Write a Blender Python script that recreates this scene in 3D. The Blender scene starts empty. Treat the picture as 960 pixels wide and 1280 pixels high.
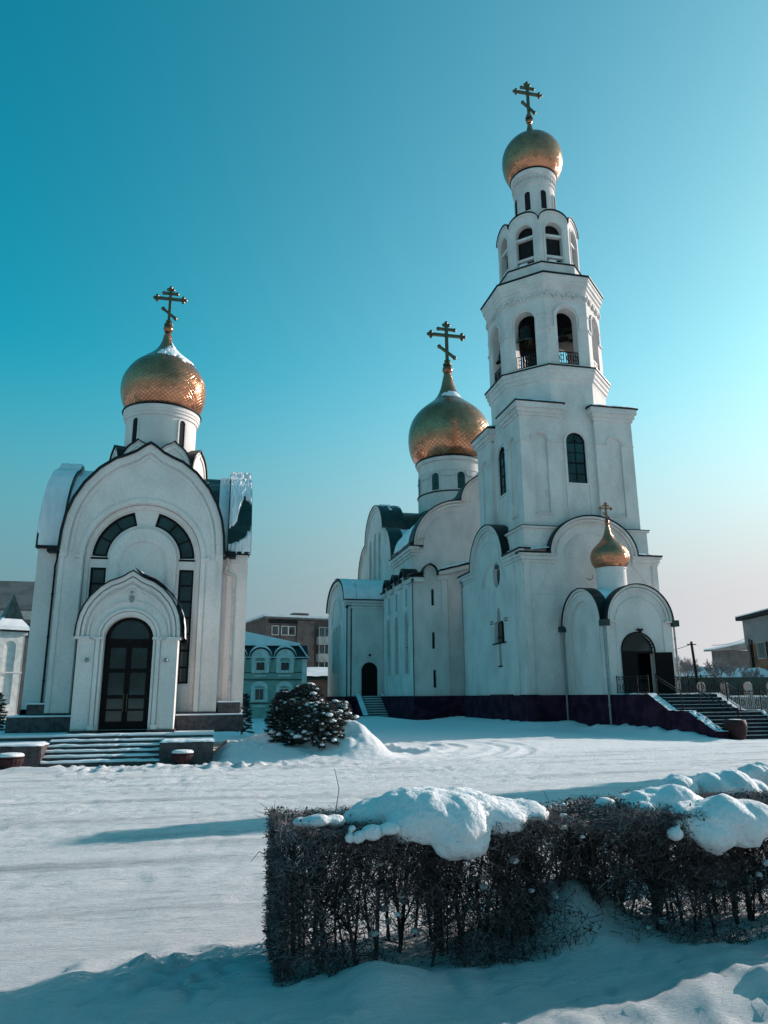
import bpy, bmesh, math, random
import numpy as np
from mathutils import Vector, Matrix
from mathutils.geometry import tessellate_polygon
random.seed(7); rng = np.random.default_rng(11)
PI = math.pi
SC = bpy.context.scene
COL = SC.collection

# ------------------------------------------------------------------ camera
PITCH, ROLL, YAW = math.radians(13.99), math.radians(-.407), math.radians(12.6)
cp, sp, cy_, sy_ = math.cos(PITCH), math.sin(PITCH), math.cos(YAW), math.sin(YAW)
FW = Vector((sy_*cp, cy_*cp, sp)); RT0 = Vector((cy_, -sy_, 0)); UP0 = RT0.cross(FW)
RT = math.cos(ROLL)*RT0 + math.sin(ROLL)*UP0; UP = -math.sin(ROLL)*RT0 + math.cos(ROLL)*UP0
cam = bpy.data.cameras.new('camera'); camo = bpy.data.objects.new('camera', cam); COL.objects.link(camo)
m = Matrix.Identity(4)
for i in range(3):
    m[i][0], m[i][1], m[i][2] = RT[i], UP[i], -FW[i]
m[0][3], m[1][3], m[2][3] = 0, 0, 2.0
camo.matrix_world = m
cam.sensor_fit = 'VERTICAL'; cam.sensor_height = 32; cam.sensor_width = 24; cam.lens = 924.1/1280*32
cam.clip_start = .05; cam.clip_end = 6000
SC.camera = camo

# ------------------------------------------------------------------ sun, sky, exposure
SUN_AZ, SUN_EL = math.radians(18), math.radians(18.5)        # azimuth measured from +X towards +Y
sl = bpy.data.lights.new('sun', 'SUN'); sl.energy = 4.7; sl.angle = math.radians(.5); sl.color = (1, .86, .80)
so = bpy.data.objects.new('sun', sl); COL.objects.link(so)
sd = Vector((math.cos(SUN_AZ)*math.cos(SUN_EL), math.sin(SUN_AZ)*math.cos(SUN_EL), math.sin(SUN_EL)))
so.rotation_euler = sd.to_track_quat('Z', 'Y').to_euler(); so.location = (0, 0, 80)
W = bpy.data.worlds.new('World'); SC.world = W; W.use_nodes = True
nt = W.node_tree; nt.nodes.clear()
def nn(t, **k):
    n = nt.nodes.new(t)
    for a, b in k.items(): setattr(n, a, b)
    return n
out = nn('ShaderNodeOutputWorld'); bg = nn('ShaderNodeBackground'); sky = nn('ShaderNodeTexSky')
sky.sky_type = 'NISHITA'; sky.sun_disc = False; sky.sun_elevation = SUN_EL
sky.sun_rotation = math.radians(90) - SUN_AZ
sky.air_density = 1.0; sky.dust_density = .6; sky.ozone_density = 1.5
bg.inputs['Strength'].default_value = .10
tint = nn('ShaderNodeMix', data_type='RGBA', blend_type='MULTIPLY'); tint.inputs[0].default_value = 1
nt.links.new(sky.outputs[0], tint.inputs[6])
# the clear air is deep cyan away from the sun and pales towards it
tcx = nn('ShaderNodeTexCoord'); dsn = nn('ShaderNodeVectorMath', operation='DOT_PRODUCT'); dsn.inputs[1].default_value = (math.cos(SUN_AZ), math.sin(SUN_AZ), .0)
nt.links.new(tcx.outputs['Generated'], dsn.inputs[0])
dmr = nn('ShaderNodeMapRange', interpolation_type='SMOOTHSTEP'); dmr.inputs[1].default_value = -.1; dmr.inputs[2].default_value = 1.0
nt.links.new(dsn.outputs['Value'], dmr.inputs[0])
tc2 = nn('ShaderNodeMix', data_type='RGBA'); tc2.inputs[6].default_value = (.06, 1.46, 1.30, 1); tc2.inputs[7].default_value = (1.18, 1.80, 1.44, 1)
nt.links.new(dmr.outputs[0], tc2.inputs[0]); nt.links.new(tc2.outputs[2], tint.inputs[7])
# low winter haze: the sky fades to a pale grey band towards the horizon
tc = nn('ShaderNodeTexCoord'); sep = nn('ShaderNodeSeparateXYZ'); nt.links.new(tc.outputs['Generated'], sep.inputs[0])
mr = nn('ShaderNodeMapRange', interpolation_type='SMOOTHSTEP'); mr.inputs[1].default_value = .10; mr.inputs[2].default_value = .44
mr.inputs[3].default_value = 1.0; mr.inputs[4].default_value = 0
nt.links.new(sep.outputs['Z'], mr.inputs[0])
dotn = nn('ShaderNodeVectorMath', operation='DOT_PRODUCT'); dotn.inputs[1].default_value = (math.cos(SUN_AZ), math.sin(SUN_AZ), 0)
nt.links.new(tc.outputs['Generated'], dotn.inputs[0])
hr = nn('ShaderNodeMapRange'); hr.inputs[1].default_value = .0; hr.inputs[2].default_value = .85
nt.links.new(dotn.outputs['Value'], hr.inputs[0])
hz = nn('ShaderNodeMix', data_type='RGBA')
hz.inputs[6].default_value = (1.35, 2.45, 2.85, 1); hz.inputs[7].default_value = (5.7, 5.6, 5.75, 1)
hp_ = nn('ShaderNodeMath', operation='POWER'); hp_.inputs[1].default_value = 1.9; nt.links.new(hr.outputs[0], hp_.inputs[0])
nt.links.new(hp_.outputs[0], hz.inputs[0])
mx = nn('ShaderNodeMix', data_type='RGBA')
nt.links.new(mr.outputs[0], mx.inputs[0]); nt.links.new(tint.outputs[2], mx.inputs[6]); nt.links.new(hz.outputs[2], mx.inputs[7])
nt.links.new(mx.outputs[2], bg.inputs['Color']); nt.links.new(bg.outputs[0], out.inputs[0])
SC.view_settings.view_transform = 'Standard'; SC.view_settings.look = 'None'; SC.view_settings.gamma = 1
SC.view_settings.exposure = 0.39
SC.render.engine = 'CYCLES'
SC.render.resolution_x, SC.render.resolution_y = 768, 1024

# ------------------------------------------------------------------ materials
def mat(name, col, rough=.8, metal=0, var=.12, scale=3, bump=.15, bscale=None, col2=None, fac=(.45, .6), spec=.3,
        coords='Object', stretch=(1, 1, 1), fine=.35):
    M_ = bpy.data.materials.new(name); M_.use_nodes = True; t = M_.node_tree; N = t.nodes; L = t.links
    p = N['Principled BSDF']; p.inputs['Roughness'].default_value = rough; p.inputs['Metallic'].default_value = metal
    p.inputs['Specular IOR Level'].default_value = spec
    g = N.new('ShaderNodeNewGeometry'); mp = N.new('ShaderNodeVectorMath'); mp.operation = 'MULTIPLY'
    mp.inputs[1].default_value = stretch; L.new(g.outputs['Position'], mp.inputs[0])
    n1 = N.new('ShaderNodeTexNoise'); n1.inputs['Scale'].default_value = scale; n1.inputs['Detail'].default_value = 6
    L.new(mp.outputs[0], n1.inputs['Vector'])
    a = N.new('ShaderNodeMix'); a.data_type = 'RGBA'
    c2 = col2 or tuple(c*(1-2.2*var) for c in col)
    a.inputs[6].default_value = (*col, 1); a.inputs[7].default_value = (*c2, 1)
    r = N.new('ShaderNodeMapRange'); r.inputs[1].default_value = fac[0]; r.inputs[2].default_value = fac[1]
    L.new(n1.outputs[0], r.inputs[0]); L.new(r.outputs[0], a.inputs[0])
    n2 = N.new('ShaderNodeTexNoise'); n2.inputs['Scale'].default_value = bscale or scale*12; n2.inputs['Detail'].default_value = 4
    L.new(mp.outputs[0], n2.inputs['Vector'])
    b = N.new('ShaderNodeMix'); b.data_type = 'RGBA'; b.blend_type = 'MULTIPLY'; b.inputs[0].default_value = fine
    L.new(a.outputs[2], b.inputs[6])
    r2 = N.new('ShaderNodeMapRange'); r2.inputs[1].default_value = .3; r2.inputs[2].default_value = .7; r2.inputs[3].default_value = .6; r2.inputs[4].default_value = 1.1
    L.new(n2.outputs[0], r2.inputs[0]); L.new(r2.outputs[0], b.inputs[7])
    L.new(b.outputs[2], p.inputs['Base Color'])
    if bump:
        bp = N.new('ShaderNodeBump'); bp.inputs['Strength'].default_value = bump; bp.inputs['Distance'].default_value = .03
        L.new(n2.outputs[0], bp.inputs['Height']); L.new(bp.outputs[0], p.inputs['Normal'])
    return M_
M = {}
M['plaster'] = mat('white_plaster', (.71, .66, .63), .85, var=.08, scale=.8, bump=.2, bscale=16, fac=(.42, .72), fine=.28, stretch=(1, 1, .7))
M['plaster2'] = mat('stained_plaster', (.68, .63, .60), .85, var=.09, scale=.8, bump=.22, bscale=12, fac=(.42, .70), fine=.30, stretch=(1, 1, .6))
M['plinth'] = mat('violet_plinth_paint', (.022, .009, .020), .9, var=.15, scale=1.2, bump=.2, bscale=9, col2=(.050, .018, .038), spec=.08)
M['granite'] = mat('dark_granite', (.085, .072, .075), .6, var=.2, scale=5, bump=.15, bscale=60)
M['roof'] = mat('green_roof_sheet', (.018, .045, .042), .4, metal=.3, var=.2, scale=2, bump=.2, bscale=5, spec=.5)
M['trim'] = mat('dark_roof_edge', (.012, .016, .018), .5, metal=.4, var=.1, scale=3, bump=0)
M['wood'] = mat('dark_brown_frame', (.010, .007, .007), .6, var=.2, scale=6, bump=.1, spec=.12)
M['iron'] = mat('black_iron', (.015, .017, .02), .45, metal=.6, var=.1, scale=8, bump=0)
M['cross'] = mat('darkened_gilding', (.13, .115, .07), .45, metal=.6, var=.2, scale=8, bump=0)
M['bell'] = mat('bell_bronze', (.05, .05, .045), .4, metal=.9, var=.2, scale=5, bump=0)
M['pipe'] = mat('grey_downpipe', (.28, .29, .30), .5, metal=.2, var=.1, scale=4, bump=0)
M['pipew'] = mat('white_downpipe', (.5, .5, .49), .6, var=.1, scale=4, bump=0)
M['pot'] = mat('red_brown_planter', (.040, .012, .014), .7, var=.2, scale=9, bump=.2)
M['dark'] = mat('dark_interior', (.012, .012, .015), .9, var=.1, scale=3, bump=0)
M['teal'] = mat('pale_teal_render', (.34, .43, .37), .85, var=.08, scale=1.2, bump=.1)
M['cream'] = mat('cream_trim', (.74, .70, .66), .8, var=.08, scale=2, bump=.1)
M['brick'] = mat('brown_brickwork', (.155, .118, .108), .9, var=.15, scale=.8, bump=.1, bscale=20)
M['panel'] = mat('grey_panel', (.30, .29, .28), .8, var=.12, scale=.6, bump=.1)
M['balc'] = mat('balcony_sheet', (.42, .41, .39), .7, var=.1, scale=.8, bump=.05)
M['balcb'] = mat('blue_balcony_sheet', (.03, .13, .20), .6, var=.1, scale=.8, bump=.05)
M['concrete'] = mat('rough_concrete', (.16, .155, .15), .9, var=.15, scale=.5, bump=.15)
M['siding'] = mat('grey_siding', (.20, .22, .22), .7, var=.08, scale=1, bump=.05)
M['ochre'] = mat('ochre_wall', (.17, .105, .065), .85, var=.15, scale=.8, bump=.1)
M['twig'] = mat('dry_twig_bark', (.085, .062, .062), .85, var=.3, scale=9, bump=0)
M['twigf'] = mat('frosted_twig', (.20, .175, .185), .9, var=.25, scale=14, bump=0)
M['leaf'] = mat('dry_leaf', (.060, .035, .035), .8, var=.3, scale=14, bump=0)
M['spruce'] = mat('spruce_needles', (.014, .022, .021), .8, var=.3, scale=6, bump=0, col2=(.034, .042, .038))
M['bark'] = mat('frosted_bark', (.42, .39, .40), .9, var=.2, scale=6, bump=0)
def snowmat(name, col=(.84, .83, .85), bump=.35, bs=30, bs2=4, var=.05, gtone=None):
    m_ = mat(name, col, .75, var=var, scale=.8, bump=0, spec=.25, fine=.0)
    t = m_.node_tree; N = t.nodes; L = t.links; p = N['Principled BSDF']
    g = N['Geometry'] if 'Geometry' in N else [n for n in N if n.type == 'NEW_GEOMETRY'][0]
    a = N.new('ShaderNodeTexNoise'); a.inputs['Scale'].default_value = bs; a.inputs['Detail'].default_value = 5; a.inputs['Roughness'].default_value = .7
    b = N.new('ShaderNodeTexNoise'); b.inputs['Scale'].default_value = bs2; b.inputs['Detail'].default_value = 4
    L.new(g.outputs['Position'], a.inputs['Vector']); L.new(g.outputs['Position'], b.inputs['Vector'])
    s = N.new('ShaderNodeMath'); s.operation = 'MULTIPLY_ADD'; s.inputs[1].default_value = .35
    L.new(a.outputs[0], s.inputs[0]); L.new(b.outputs[0], s.inputs[2])
    bp = N.new('ShaderNodeBump'); bp.inputs['Strength'].default_value = bump; bp.inputs['Distance'].default_value = .05
    L.new(s.outputs[0], bp.inputs['Height']); L.new(bp.outputs[0], p.inputs['Normal'])
    return m_
M['snow'] = snowmat('snow')
M['snowcap'] = snowmat('heaped_snow', bump=.9, bs=55, bs2=18)
# packed, driven-on snow for the ground: streaks along the traffic direction and a grainy crust
def groundmat():
    m_ = bpy.data.materials.new('packed_snow'); m_.use_nodes = True; t = m_.node_tree; N = t.nodes; L = t.links
    p = N['Principled BSDF']; p.inputs['Roughness'].default_value = .75; p.inputs['Specular IOR Level'].default_value = .25
    g = N.new('ShaderNodeNewGeometry')
    def noise(sc, st, det=5, ro=.6):
        v = N.new('ShaderNodeVectorMath'); v.operation = 'MULTIPLY'; v.inputs[1].default_value = st; L.new(g.outputs['Position'], v.inputs[0])
        n = N.new('ShaderNodeTexNoise'); n.inputs['Scale'].default_value = sc; n.inputs['Detail'].default_value = det; n.inputs['Roughness'].default_value = ro
        L.new(v.outputs[0], n.inputs['Vector']); return n
    st = noise(1.0, (.16, 1.5, 1)); fi = noise(19, (.8, 1, 1), 6, .85); dt = noise(5, (.35, 1, 1), 5, .75); ds = noise(4.5, (.30, 1.2, 1), 8, .85)
    r = N.new('ShaderNodeMapRange'); r.inputs[1].default_value = .50; r.inputs[2].default_value = .72; r.inputs[4].default_value = .9; L.new(st.outputs[0], r.inputs[0])
    r2 = N.new('ShaderNodeMapRange'); r2.inputs[1].default_value = .56; r2.inputs[2].default_value = .72; r2.inputs[4].default_value = .5; L.new(dt.outputs[0], r2.inputs[0])
    r3 = N.new('ShaderNodeMapRange'); r3.inputs[1].default_value = .53; r3.inputs[2].default_value = .66; r3.inputs[4].default_value = .7; L.new(fi.outputs[0], r3.inputs[0])
    ad = N.new('ShaderNodeMath'); ad.operation = 'ADD'; L.new(r.outputs[0], ad.inputs[0]); L.new(r2.outputs[0], ad.inputs[1])
    ad2 = N.new('ShaderNodeMath'); ad2.operation = 'ADD'; L.new(ad.outputs[0], ad2.inputs[0]); r4 = N.new('ShaderNodeMapRange'); r4.inputs[1].default_value = .555; r4.inputs[2].default_value = .62; r4.inputs[4].default_value = .7; L.new(ds.outputs[0], r4.inputs[0])
    ad3 = N.new('ShaderNodeMath'); ad3.operation = 'MAXIMUM'; L.new(r3.outputs[0], ad3.inputs[0]); L.new(r4.outputs[0], ad3.inputs[1])
    L.new(ad3.outputs[0], ad2.inputs[1]); ad2.use_clamp = True
    # undriven snow banks stay clean: the crust shows only where the attribute 'road' is set
    at = N.new('ShaderNodeAttribute'); at.attribute_name = 'road'
    mu = N.new('ShaderNodeMath'); mu.operation = 'MULTIPLY'; L.new(ad2.outputs[0], mu.inputs[0]); L.new(at.outputs['Fac'], mu.inputs[1])
    c = N.new('ShaderNodeMix'); c.data_type = 'RGBA'; c.inputs[6].default_value = (.90, .89, .91, 1); c.inputs[7].default_value = (.47, .48, .50, 1)
    L.new(mu.outputs[0], c.inputs[0]); L.new(c.outputs[2], p.inputs['Base Color'])
    h = N.new('ShaderNodeMath'); h.operation = 'MULTIPLY_ADD'; h.inputs[1].default_value = .5; L.new(dt.outputs[0], h.inputs[0]); L.new(ds.outputs[0], h.inputs[2])
    bp = N.new('ShaderNodeBump'); bp.inputs['Strength'].default_value = 1.0; bp.inputs['Distance'].default_value = .11
    L.new(h.outputs[0], bp.inputs['Height']); L.new(bp.outputs[0], p.inputs['Normal'])
    return m_
M['ground'] = groundmat()
def glassmat():
    m_ = mat('dark_window_glass', (.014, .034, .036), .10, var=.3, scale=.7, bump=.0, spec=.5, fine=0); return m_
M['glass'] = glassmat()
M['glass2'] = mat('grey_far_glass', (.06, .075, .08), .2, var=.6, scale=.5, bump=0, spec=.5, fine=0, fac=(.4, .6))
def goldmat():
    m_ = bpy.data.materials.new('gilded_tiles'); m_.use_nodes = True; t = m_.node_tree; N = t.nodes; L = t.links
    p = N['Principled BSDF']; p.inputs['Metallic'].default_value = .78
    uv = N.new('ShaderNodeUVMap'); s = N.new('ShaderNodeSeparateXYZ'); L.new(uv.outputs[0], s.inputs[0])
    def mth(op, a, b=None, c=None):
        n = N.new('ShaderNodeMath'); n.operation = op
        for i, v in enumerate((a, b, c)):
            if v is None: continue
            if isinstance(v, (int, float)): n.inputs[i].default_value = v
            else: L.new(v, n.inputs[i])
        return n.outputs[0]
    u = mth('MULTIPLY', s.outputs[0], 52); v = mth('MULTIPLY', s.outputs[1], 52)
    a = mth('FRACT', mth('ADD', u, v)); b = mth('FRACT', mth('SUBTRACT', u, v))
    ea = mth('MINIMUM', a, mth('SUBTRACT', 1, a)); eb = mth('MINIMUM', b, mth('SUBTRACT', 1, b))
    e = mth('MINIMUM', mth('MULTIPLY', mth('MINIMUM', ea, eb), 9), 1)
    # every sheet lies at its own slight angle
    fl = N.new('ShaderNodeCombineXYZ'); L.new(mth('FLOOR', mth('ADD', u, v)), fl.inputs[0]); L.new(mth('FLOOR', mth('SUBTRACT', u, v)), fl.inputs[1])
    wn = N.new('ShaderNodeTexWhiteNoise'); wn.noise_dimensions = '2D'; L.new(fl.outputs[0], wn.inputs['Vector'])
    g = N.new('ShaderNodeNewGeometry'); n = N.new('ShaderNodeTexNoise'); n.inputs['Scale'].default_value = 1.6; n.inputs['Detail'].default_value = 5; L.new(g.outputs['Position'], n.inputs['Vector'])
    # tilt
    tv = N.new('ShaderNodeVectorMath'); tv.operation = 'SUBTRACT'; tv.inputs[1].default_value = (.5, .5, .5); L.new(wn.outputs['Color'], tv.inputs[0])
    ts = N.new('ShaderNodeVectorMath'); ts.operation = 'SCALE'; ts.inputs['Scale'].default_value = .08; L.new(tv.outputs[0], ts.inputs[0])
    bp = N.new('ShaderNodeBump'); bp.inputs['Strength'].default_value = .32; bp.inputs['Distance'].default_value = .03
    hh = mth('ADD', e, mth('MULTIPLY', n.outputs[0], 1.6)); L.new(hh, bp.inputs['Height'])
    av = N.new('ShaderNodeVectorMath'); av.operation = 'ADD'; L.new(bp.outputs[0], av.inputs[0]); L.new(ts.outputs[0], av.inputs[1])
    nv = N.new('ShaderNodeVectorMath'); nv.operation = 'NORMALIZE'; L.new(av.outputs[0], nv.inputs[0]); L.new(nv.outputs[0], p.inputs['Normal'])
    c = N.new('ShaderNodeMix'); c.data_type = 'RGBA'; c.inputs[6].default_value = (.34, .13, .07, 1); c.inputs[7].default_value = (.62, .265, .145, 1)
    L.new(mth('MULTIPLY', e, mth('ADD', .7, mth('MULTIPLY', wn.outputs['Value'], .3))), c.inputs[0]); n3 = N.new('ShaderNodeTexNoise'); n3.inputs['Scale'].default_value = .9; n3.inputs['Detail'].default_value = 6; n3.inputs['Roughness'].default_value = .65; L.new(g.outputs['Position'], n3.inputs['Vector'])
    tr = N.new('ShaderNodeMapRange'); tr.inputs[1].default_value = .46; tr.inputs[2].default_value = .62; tr.inputs[3].default_value = 1; tr.inputs[4].default_value = .74; L.new(n3.outputs[0], tr.inputs[0])  # dark mottled reflections put into the gold colour as noise patches
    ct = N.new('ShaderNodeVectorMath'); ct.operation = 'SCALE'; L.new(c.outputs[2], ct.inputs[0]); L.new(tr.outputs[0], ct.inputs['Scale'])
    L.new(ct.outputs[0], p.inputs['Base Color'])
    L.new(mth('ADD', .12, mth('MULTIPLY', wn.outputs['Value'], .12)), p.inputs['Roughness'])
    return m_
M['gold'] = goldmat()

# ------------------------------------------------------------------ mesh helpers
class MB:
    def __init__(s): s.v = []; s.f = []; s.uv = None
    def add(s, vs, fs):
        o = len(s.v); s.v.extend([tuple(v) for v in vs]); s.f.extend([tuple(o+i for i in f) for f in fs]); return o
    def box(s, x0, x1, y0, y1, z0, z1):
        s.add([(x, y, z) for z in (z0, z1) for y in (y0, y1) for x in (x0, x1)],
              [(0, 2, 3, 1), (4, 5, 7, 6), (0, 1, 5, 4), (2, 6, 7, 3), (0, 4, 6, 2), (1, 3, 7, 5)]); return s
    def fbox(s, F, s0, s1, z0, z1, t0, t1):
        P = [F(a, z, t) for z in (z0, z1) for t in (t0, t1) for a in (s0, s1)]
        s.add(P, [(0, 2, 3, 1), (4, 5, 7, 6), (0, 1, 5, 4), (2, 6, 7, 3), (0, 4, 6, 2), (1, 3, 7, 5)]); return s
    def slab(s, F, outer, holes=(), t0=0., t1=-.3):
        loops = [list(outer)]+[list(h) for h in holes]
        tris = tessellate_polygon([[Vector((a, b, 0)) for a, b in l] for l in loops])
        flat = [p for l in loops for p in l]; n = len(flat)
        vs = [F(a, b, t0) for a, b in flat]+[F(a, b, t1) for a, b in flat]
        fs = [tuple(t) for t in tris]+[tuple(i+n for i in t[::-1]) for t in tris]
        o = 0
        for l in loops:
            k = len(l)
            for i in range(k): j = (i+1) % k; fs.append((o+i, o+j, o+j+n, o+i+n))
            o += k
        s.add(vs, fs); return s
    def band(s, F, inner, outerp, t0, t1):
        """solid strip between two open polylines of equal length"""
        k = len(inner); vs = []
        for t in (t0, t1):
            vs += [F(a, b, t) for a, b in inner]+[F(a, b, t) for a, b in outerp]
        fs = []
        for i in range(k-1):
            fs += [(i, i+1, k+i+1, k+i), (2*k+i, 3*k+i, 3*k+i+1, 2*k+i+1), (i, 2*k+i, 2*k+i+1, i+1), (k+i, k+i+1, 3*k+i+1, 3*k+i)]
        fs += [(0, k, 3*k, 2*k), (k-1, 3*k-1, 4*k-1, 2*k-1)]
        s.add(vs, fs); return s
    def lathe(s, c, prof, seg=48, ph=0., cap=True, uv=False):
        o = len(s.v); n = len(prof)
        for r, z in prof:
            for i in range(seg):
                a = ph+2*PI*i/seg; s.v.append((c[0]+r*math.cos(a), c[1]+r*math.sin(a), z))
        for k in range(n-1):
            for i in range(seg):
                j = (i+1) % seg; s.f.append((o+k*seg+i, o+k*seg+j, o+(k+1)*seg+j, o+(k+1)*seg+i))
        if cap:
            s.f.append(tuple(o+i for i in range(seg))[::-1]); s.f.append(tuple(o+(n-1)*seg+i for i in range(seg)))
        return s
    def oct(s, c, lst):
        """octagonal prism rings from (apothem, z) profile"""
        return s.lathe(c, [(a/math.cos(PI/8), z) for a, z in lst], 8, PI/8)
    def tube(s, p, q, r0, r1=None, seg=6):
        r1 = r0 if r1 is None else r1; p = Vector(p); q = Vector(q); d = (q-p).normalized()
        a = d.orthogonal().normalized(); b = d.cross(a)
        vs = [c+(a*math.cos(2*PI*i/seg)+b*math.sin(2*PI*i/seg))*r for c, r in ((p, r0), (q, r1)) for i in range(seg)]
        fs = [(i, (i+1) % seg, seg+(i+1) % seg, seg+i) for i in range(seg)]+[tuple(range(seg))[::-1], tuple(range(seg, 2*seg))]
        s.add(vs, fs); return s
    def ball(s, c, r, seg=12, sz=1.):
        s.lathe(c, [(max(.001, r*math.sin(PI*k/seg)), c[2]-r*sz*math.cos(PI*k/seg)) for k in range(seg+1)], seg); return s
ORG = {}
def props(o, label=None, cat=None, group=None, kind=None):
    if label: o['label'] = label
    if cat: o['category'] = cat
    if group: o['group'] = group
    if kind: o['kind'] = kind
    return o
def thing(name, loc, label, cat, group=None):
    o = bpy.data.objects.new(name, None); COL.objects.link(o); o.location = loc; o.empty_display_size = .3
    ORG[o.name] = Vector(loc); return props(o, label, cat, group)
def obj(name, mb, m_, parent=None, smooth=False, label=None, cat=None, group=None, kind=None, auto=None, fixn=True):
    v = np.array(mb.v, dtype=float)
    c = (v.min(0)+v.max(0))/2
    if parent is None: c[2] = v[:, 2].min()
    me = bpy.data.meshes.new(name); me.from_pydata((v-c).tolist(), [], mb.f)
    if fixn:
        b = bmesh.new(); b.from_mesh(me); bmesh.ops.recalc_face_normals(b, faces=b.faces); b.to_mesh(me); b.free()
    me.materials.append(M[m_] if isinstance(m_, str) else m_)
    if smooth: me.shade_smooth()
    if auto is not None:
        me.shade_smooth(); me.set_sharp_from_angle(angle=math.radians(auto))
    o = bpy.data.objects.new(name, me); COL.objects.link(o)
    base = ORG[parent.name] if parent is not None else Vector((0, 0, 0))
    o.location = Vector(c)-base; ORG[o.name] = Vector(c)
    if parent is not None: o.parent = parent
    return props(o, label, cat, group, kind)
def dup(src, parent, world):
    """copy one mesh part (shared data) to a new world position of its origin"""
    o = src.copy(); COL.objects.link(o); base = ORG[parent.name] if parent is not None else Vector((0, 0, 0))
    o.parent = parent; o.location = Vector(world)-base; ORG[o.name] = Vector(world); return o
def copy_tree(src, loc, rz=0., label=None, sc=1.):
    r = src.copy(); COL.objects.link(r); r.location = loc; r.rotation_euler = (0, 0, rz); r.scale = (sc, sc, sc); ORG[r.name] = Vector(loc)
    if label: r['label'] = label
    for ch in src.children:
        c = ch.copy(); COL.objects.link(c); c.parent = r
        for g in ch.children:
            d = g.copy(); COL.objects.link(d); d.parent = c
    return r
def frame(O, R, N):
    O = Vector((*O[:2], 0)); R = Vector((*R[:2], 0)); N = Vector((*N[:2], 0)); Z = Vector((0, 0, 1))
    return lambda s, z, t: O+R*s+N*t+Z*z
def arc(cx, cz, rx, rz, a0, a1, n):
    return [(cx+rx*math.cos(math.radians(a0+(a1-a0)*i/n)), cz+rz*math.sin(math.radians(a0+(a1-a0)*i/n))) for i in range(n+1)]
def arch(cx, hw, z0, spring, rise=None, n=16):
    rise = hw if rise is None else rise
    return [(cx-hw, z0), (cx+hw, z0)]+arc(cx, spring, hw, rise, 0, 180, n)
OG = [(1, 0), (.985, .17), (.95, .32), (.88, .46), (.77, .60), (.60, .74), (.42, .835), (.28, .875), (.17, .915), (.07, .97), (0, 1)]
def ogee(cx, hw, z, rise):
    r = [(cx+hw*a, z+rise*b) for a, b in OG]; return r+[(2*cx-x, y) for x, y in r[-2::-1]]
def rect(a, b, c, d): return [(a, c), (b, c), (b, d), (a, d)]
def arch_open(cx, hw, spring, n=16, rise=None): return arc(cx, spring, hw, rise or hw, 0, 180, n)

def window(parent, F, cx, hw, z0, spring, t, arched=True, bar=.07, v=(), h=(), thick=.08, fm='wood', gm='glass', fan=False, label=None, split=True):
    """framed window: frame with glazing bars > one pane per opening"""
    mb = MB(); ow = arch(cx, hw, z0, spring) if arched else rect(cx-hw, cx+hw, z0, spring)
    iw = arch(cx, hw-bar, z0+bar, spring) if arched else rect(cx-hw+bar, cx+hw-bar, z0+bar, spring-bar)
    mb.slab(F, ow, [iw], t, t-thick)
    b = bar*.45
    top = spring
    for a in v: mb.fbox(F, a-b, a+b, z0+bar, (spring if arched else spring-bar)+(hw-bar if arched and fan else 0)*.97, t-.012, t-thick+.012)
    for z in h: mb.fbox(F, cx-hw+bar, cx+hw-bar, z-b, z+b, t-.015, t-thick+.015)
    if arched and not fan: mb.fbox(F, cx-hw+bar, cx+hw-bar, spring-b, spring+b, t-.018, t-thick+.018)
    if fan:
        for a in (45, 135):
            p = F(cx, spring, t-.04); q = F(cx+(hw-bar)*math.cos(math.radians(a)), spring+(hw-bar)*math.sin(math.radians(a)), t-.04)
            mb.tube(p, q, b*.8, seg=4)
    w = obj('window', mb, fm, parent, label=label)
    xs = [cx-hw+bar*.5]+sorted(v)+[cx+hw-bar*.5]; zs = [z0+bar*.5]+sorted(h)+[spring if arched else spring-bar*.5]
    tp = t-thick*.6
    if split:
        for i in range(len(xs)-1):
            for j in range(len(zs)-1):
                obj('pane', MB().slab(F, rect(xs[i], xs[i+1], zs[j], zs[j+1]), (), tp-.001*((i+j) % 2), tp-.02), gm, w, fixn=False)
        if arched: obj('pane', MB().slab(F, arch_open(cx, hw-bar*.5, spring), (), tp-.002, tp-.02), gm, w, fixn=False)
    else:
        obj('pane', MB().slab(F, ow, (), tp, tp-.02), gm, w, fixn=False)
    return w

def cross(parent, c, z0, z1, hw, m_='cross', th=.1):
    """eight pointed orthodox cross with trefoil ends, in the XZ plane"""
    mb = MB(); x, y = c; h = z1-z0; t = th
    mb.box(x-t/2, x+t/2, y-t/2, y+t/2, z0, z1-.06*h)
    zm = z0+h*.70
    mb.box(x-hw, x+hw, y-t*.45, y+t*.45, zm-t/2, zm+t/2)
    mb.box(x-hw*.5, x+hw*.5, y-t*.43, y+t*.43, zm+h*.14-t*.45, zm+h*.14+t*.45)
    def tref(px, pz, d):
        for dx, dz in ((0, 0), (d[0], d[1]), (d[1], d[0]), (-d[1], -d[0])):
            mb.ball((px+dx*t*.9, y, pz+dz*t*.9), t*.68, 6)
    tref(x-hw, zm, (-1, 0)); tref(x+hw, zm, (1, 0)); tref(x, z1-.06*h, (0, 1))
    for s in (-1, 1): mb.ball((x+s*hw*.52, y, zm+h*.14), t*.75, 6)
    # slanting foot bar
    p = Vector((x-hw*.48, y, z0+h*.43)); q = Vector((x+hw*.48, y, z0+h*.20))
    mb.tube(p, q, t*.62, seg=4); mb.ball(p, t*.8, 6); mb.ball(q, t*.8, 6)
    mb.lathe((x, y), [(t*1.6, z0-.02), (t*1.6, z0+.04*h), (t*.7, z0+.08*h), (t*1.2, z0+.11*h), (t*.5, z0+.15*h)], 10)
    return obj('cross', mb, m_, parent)

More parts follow.
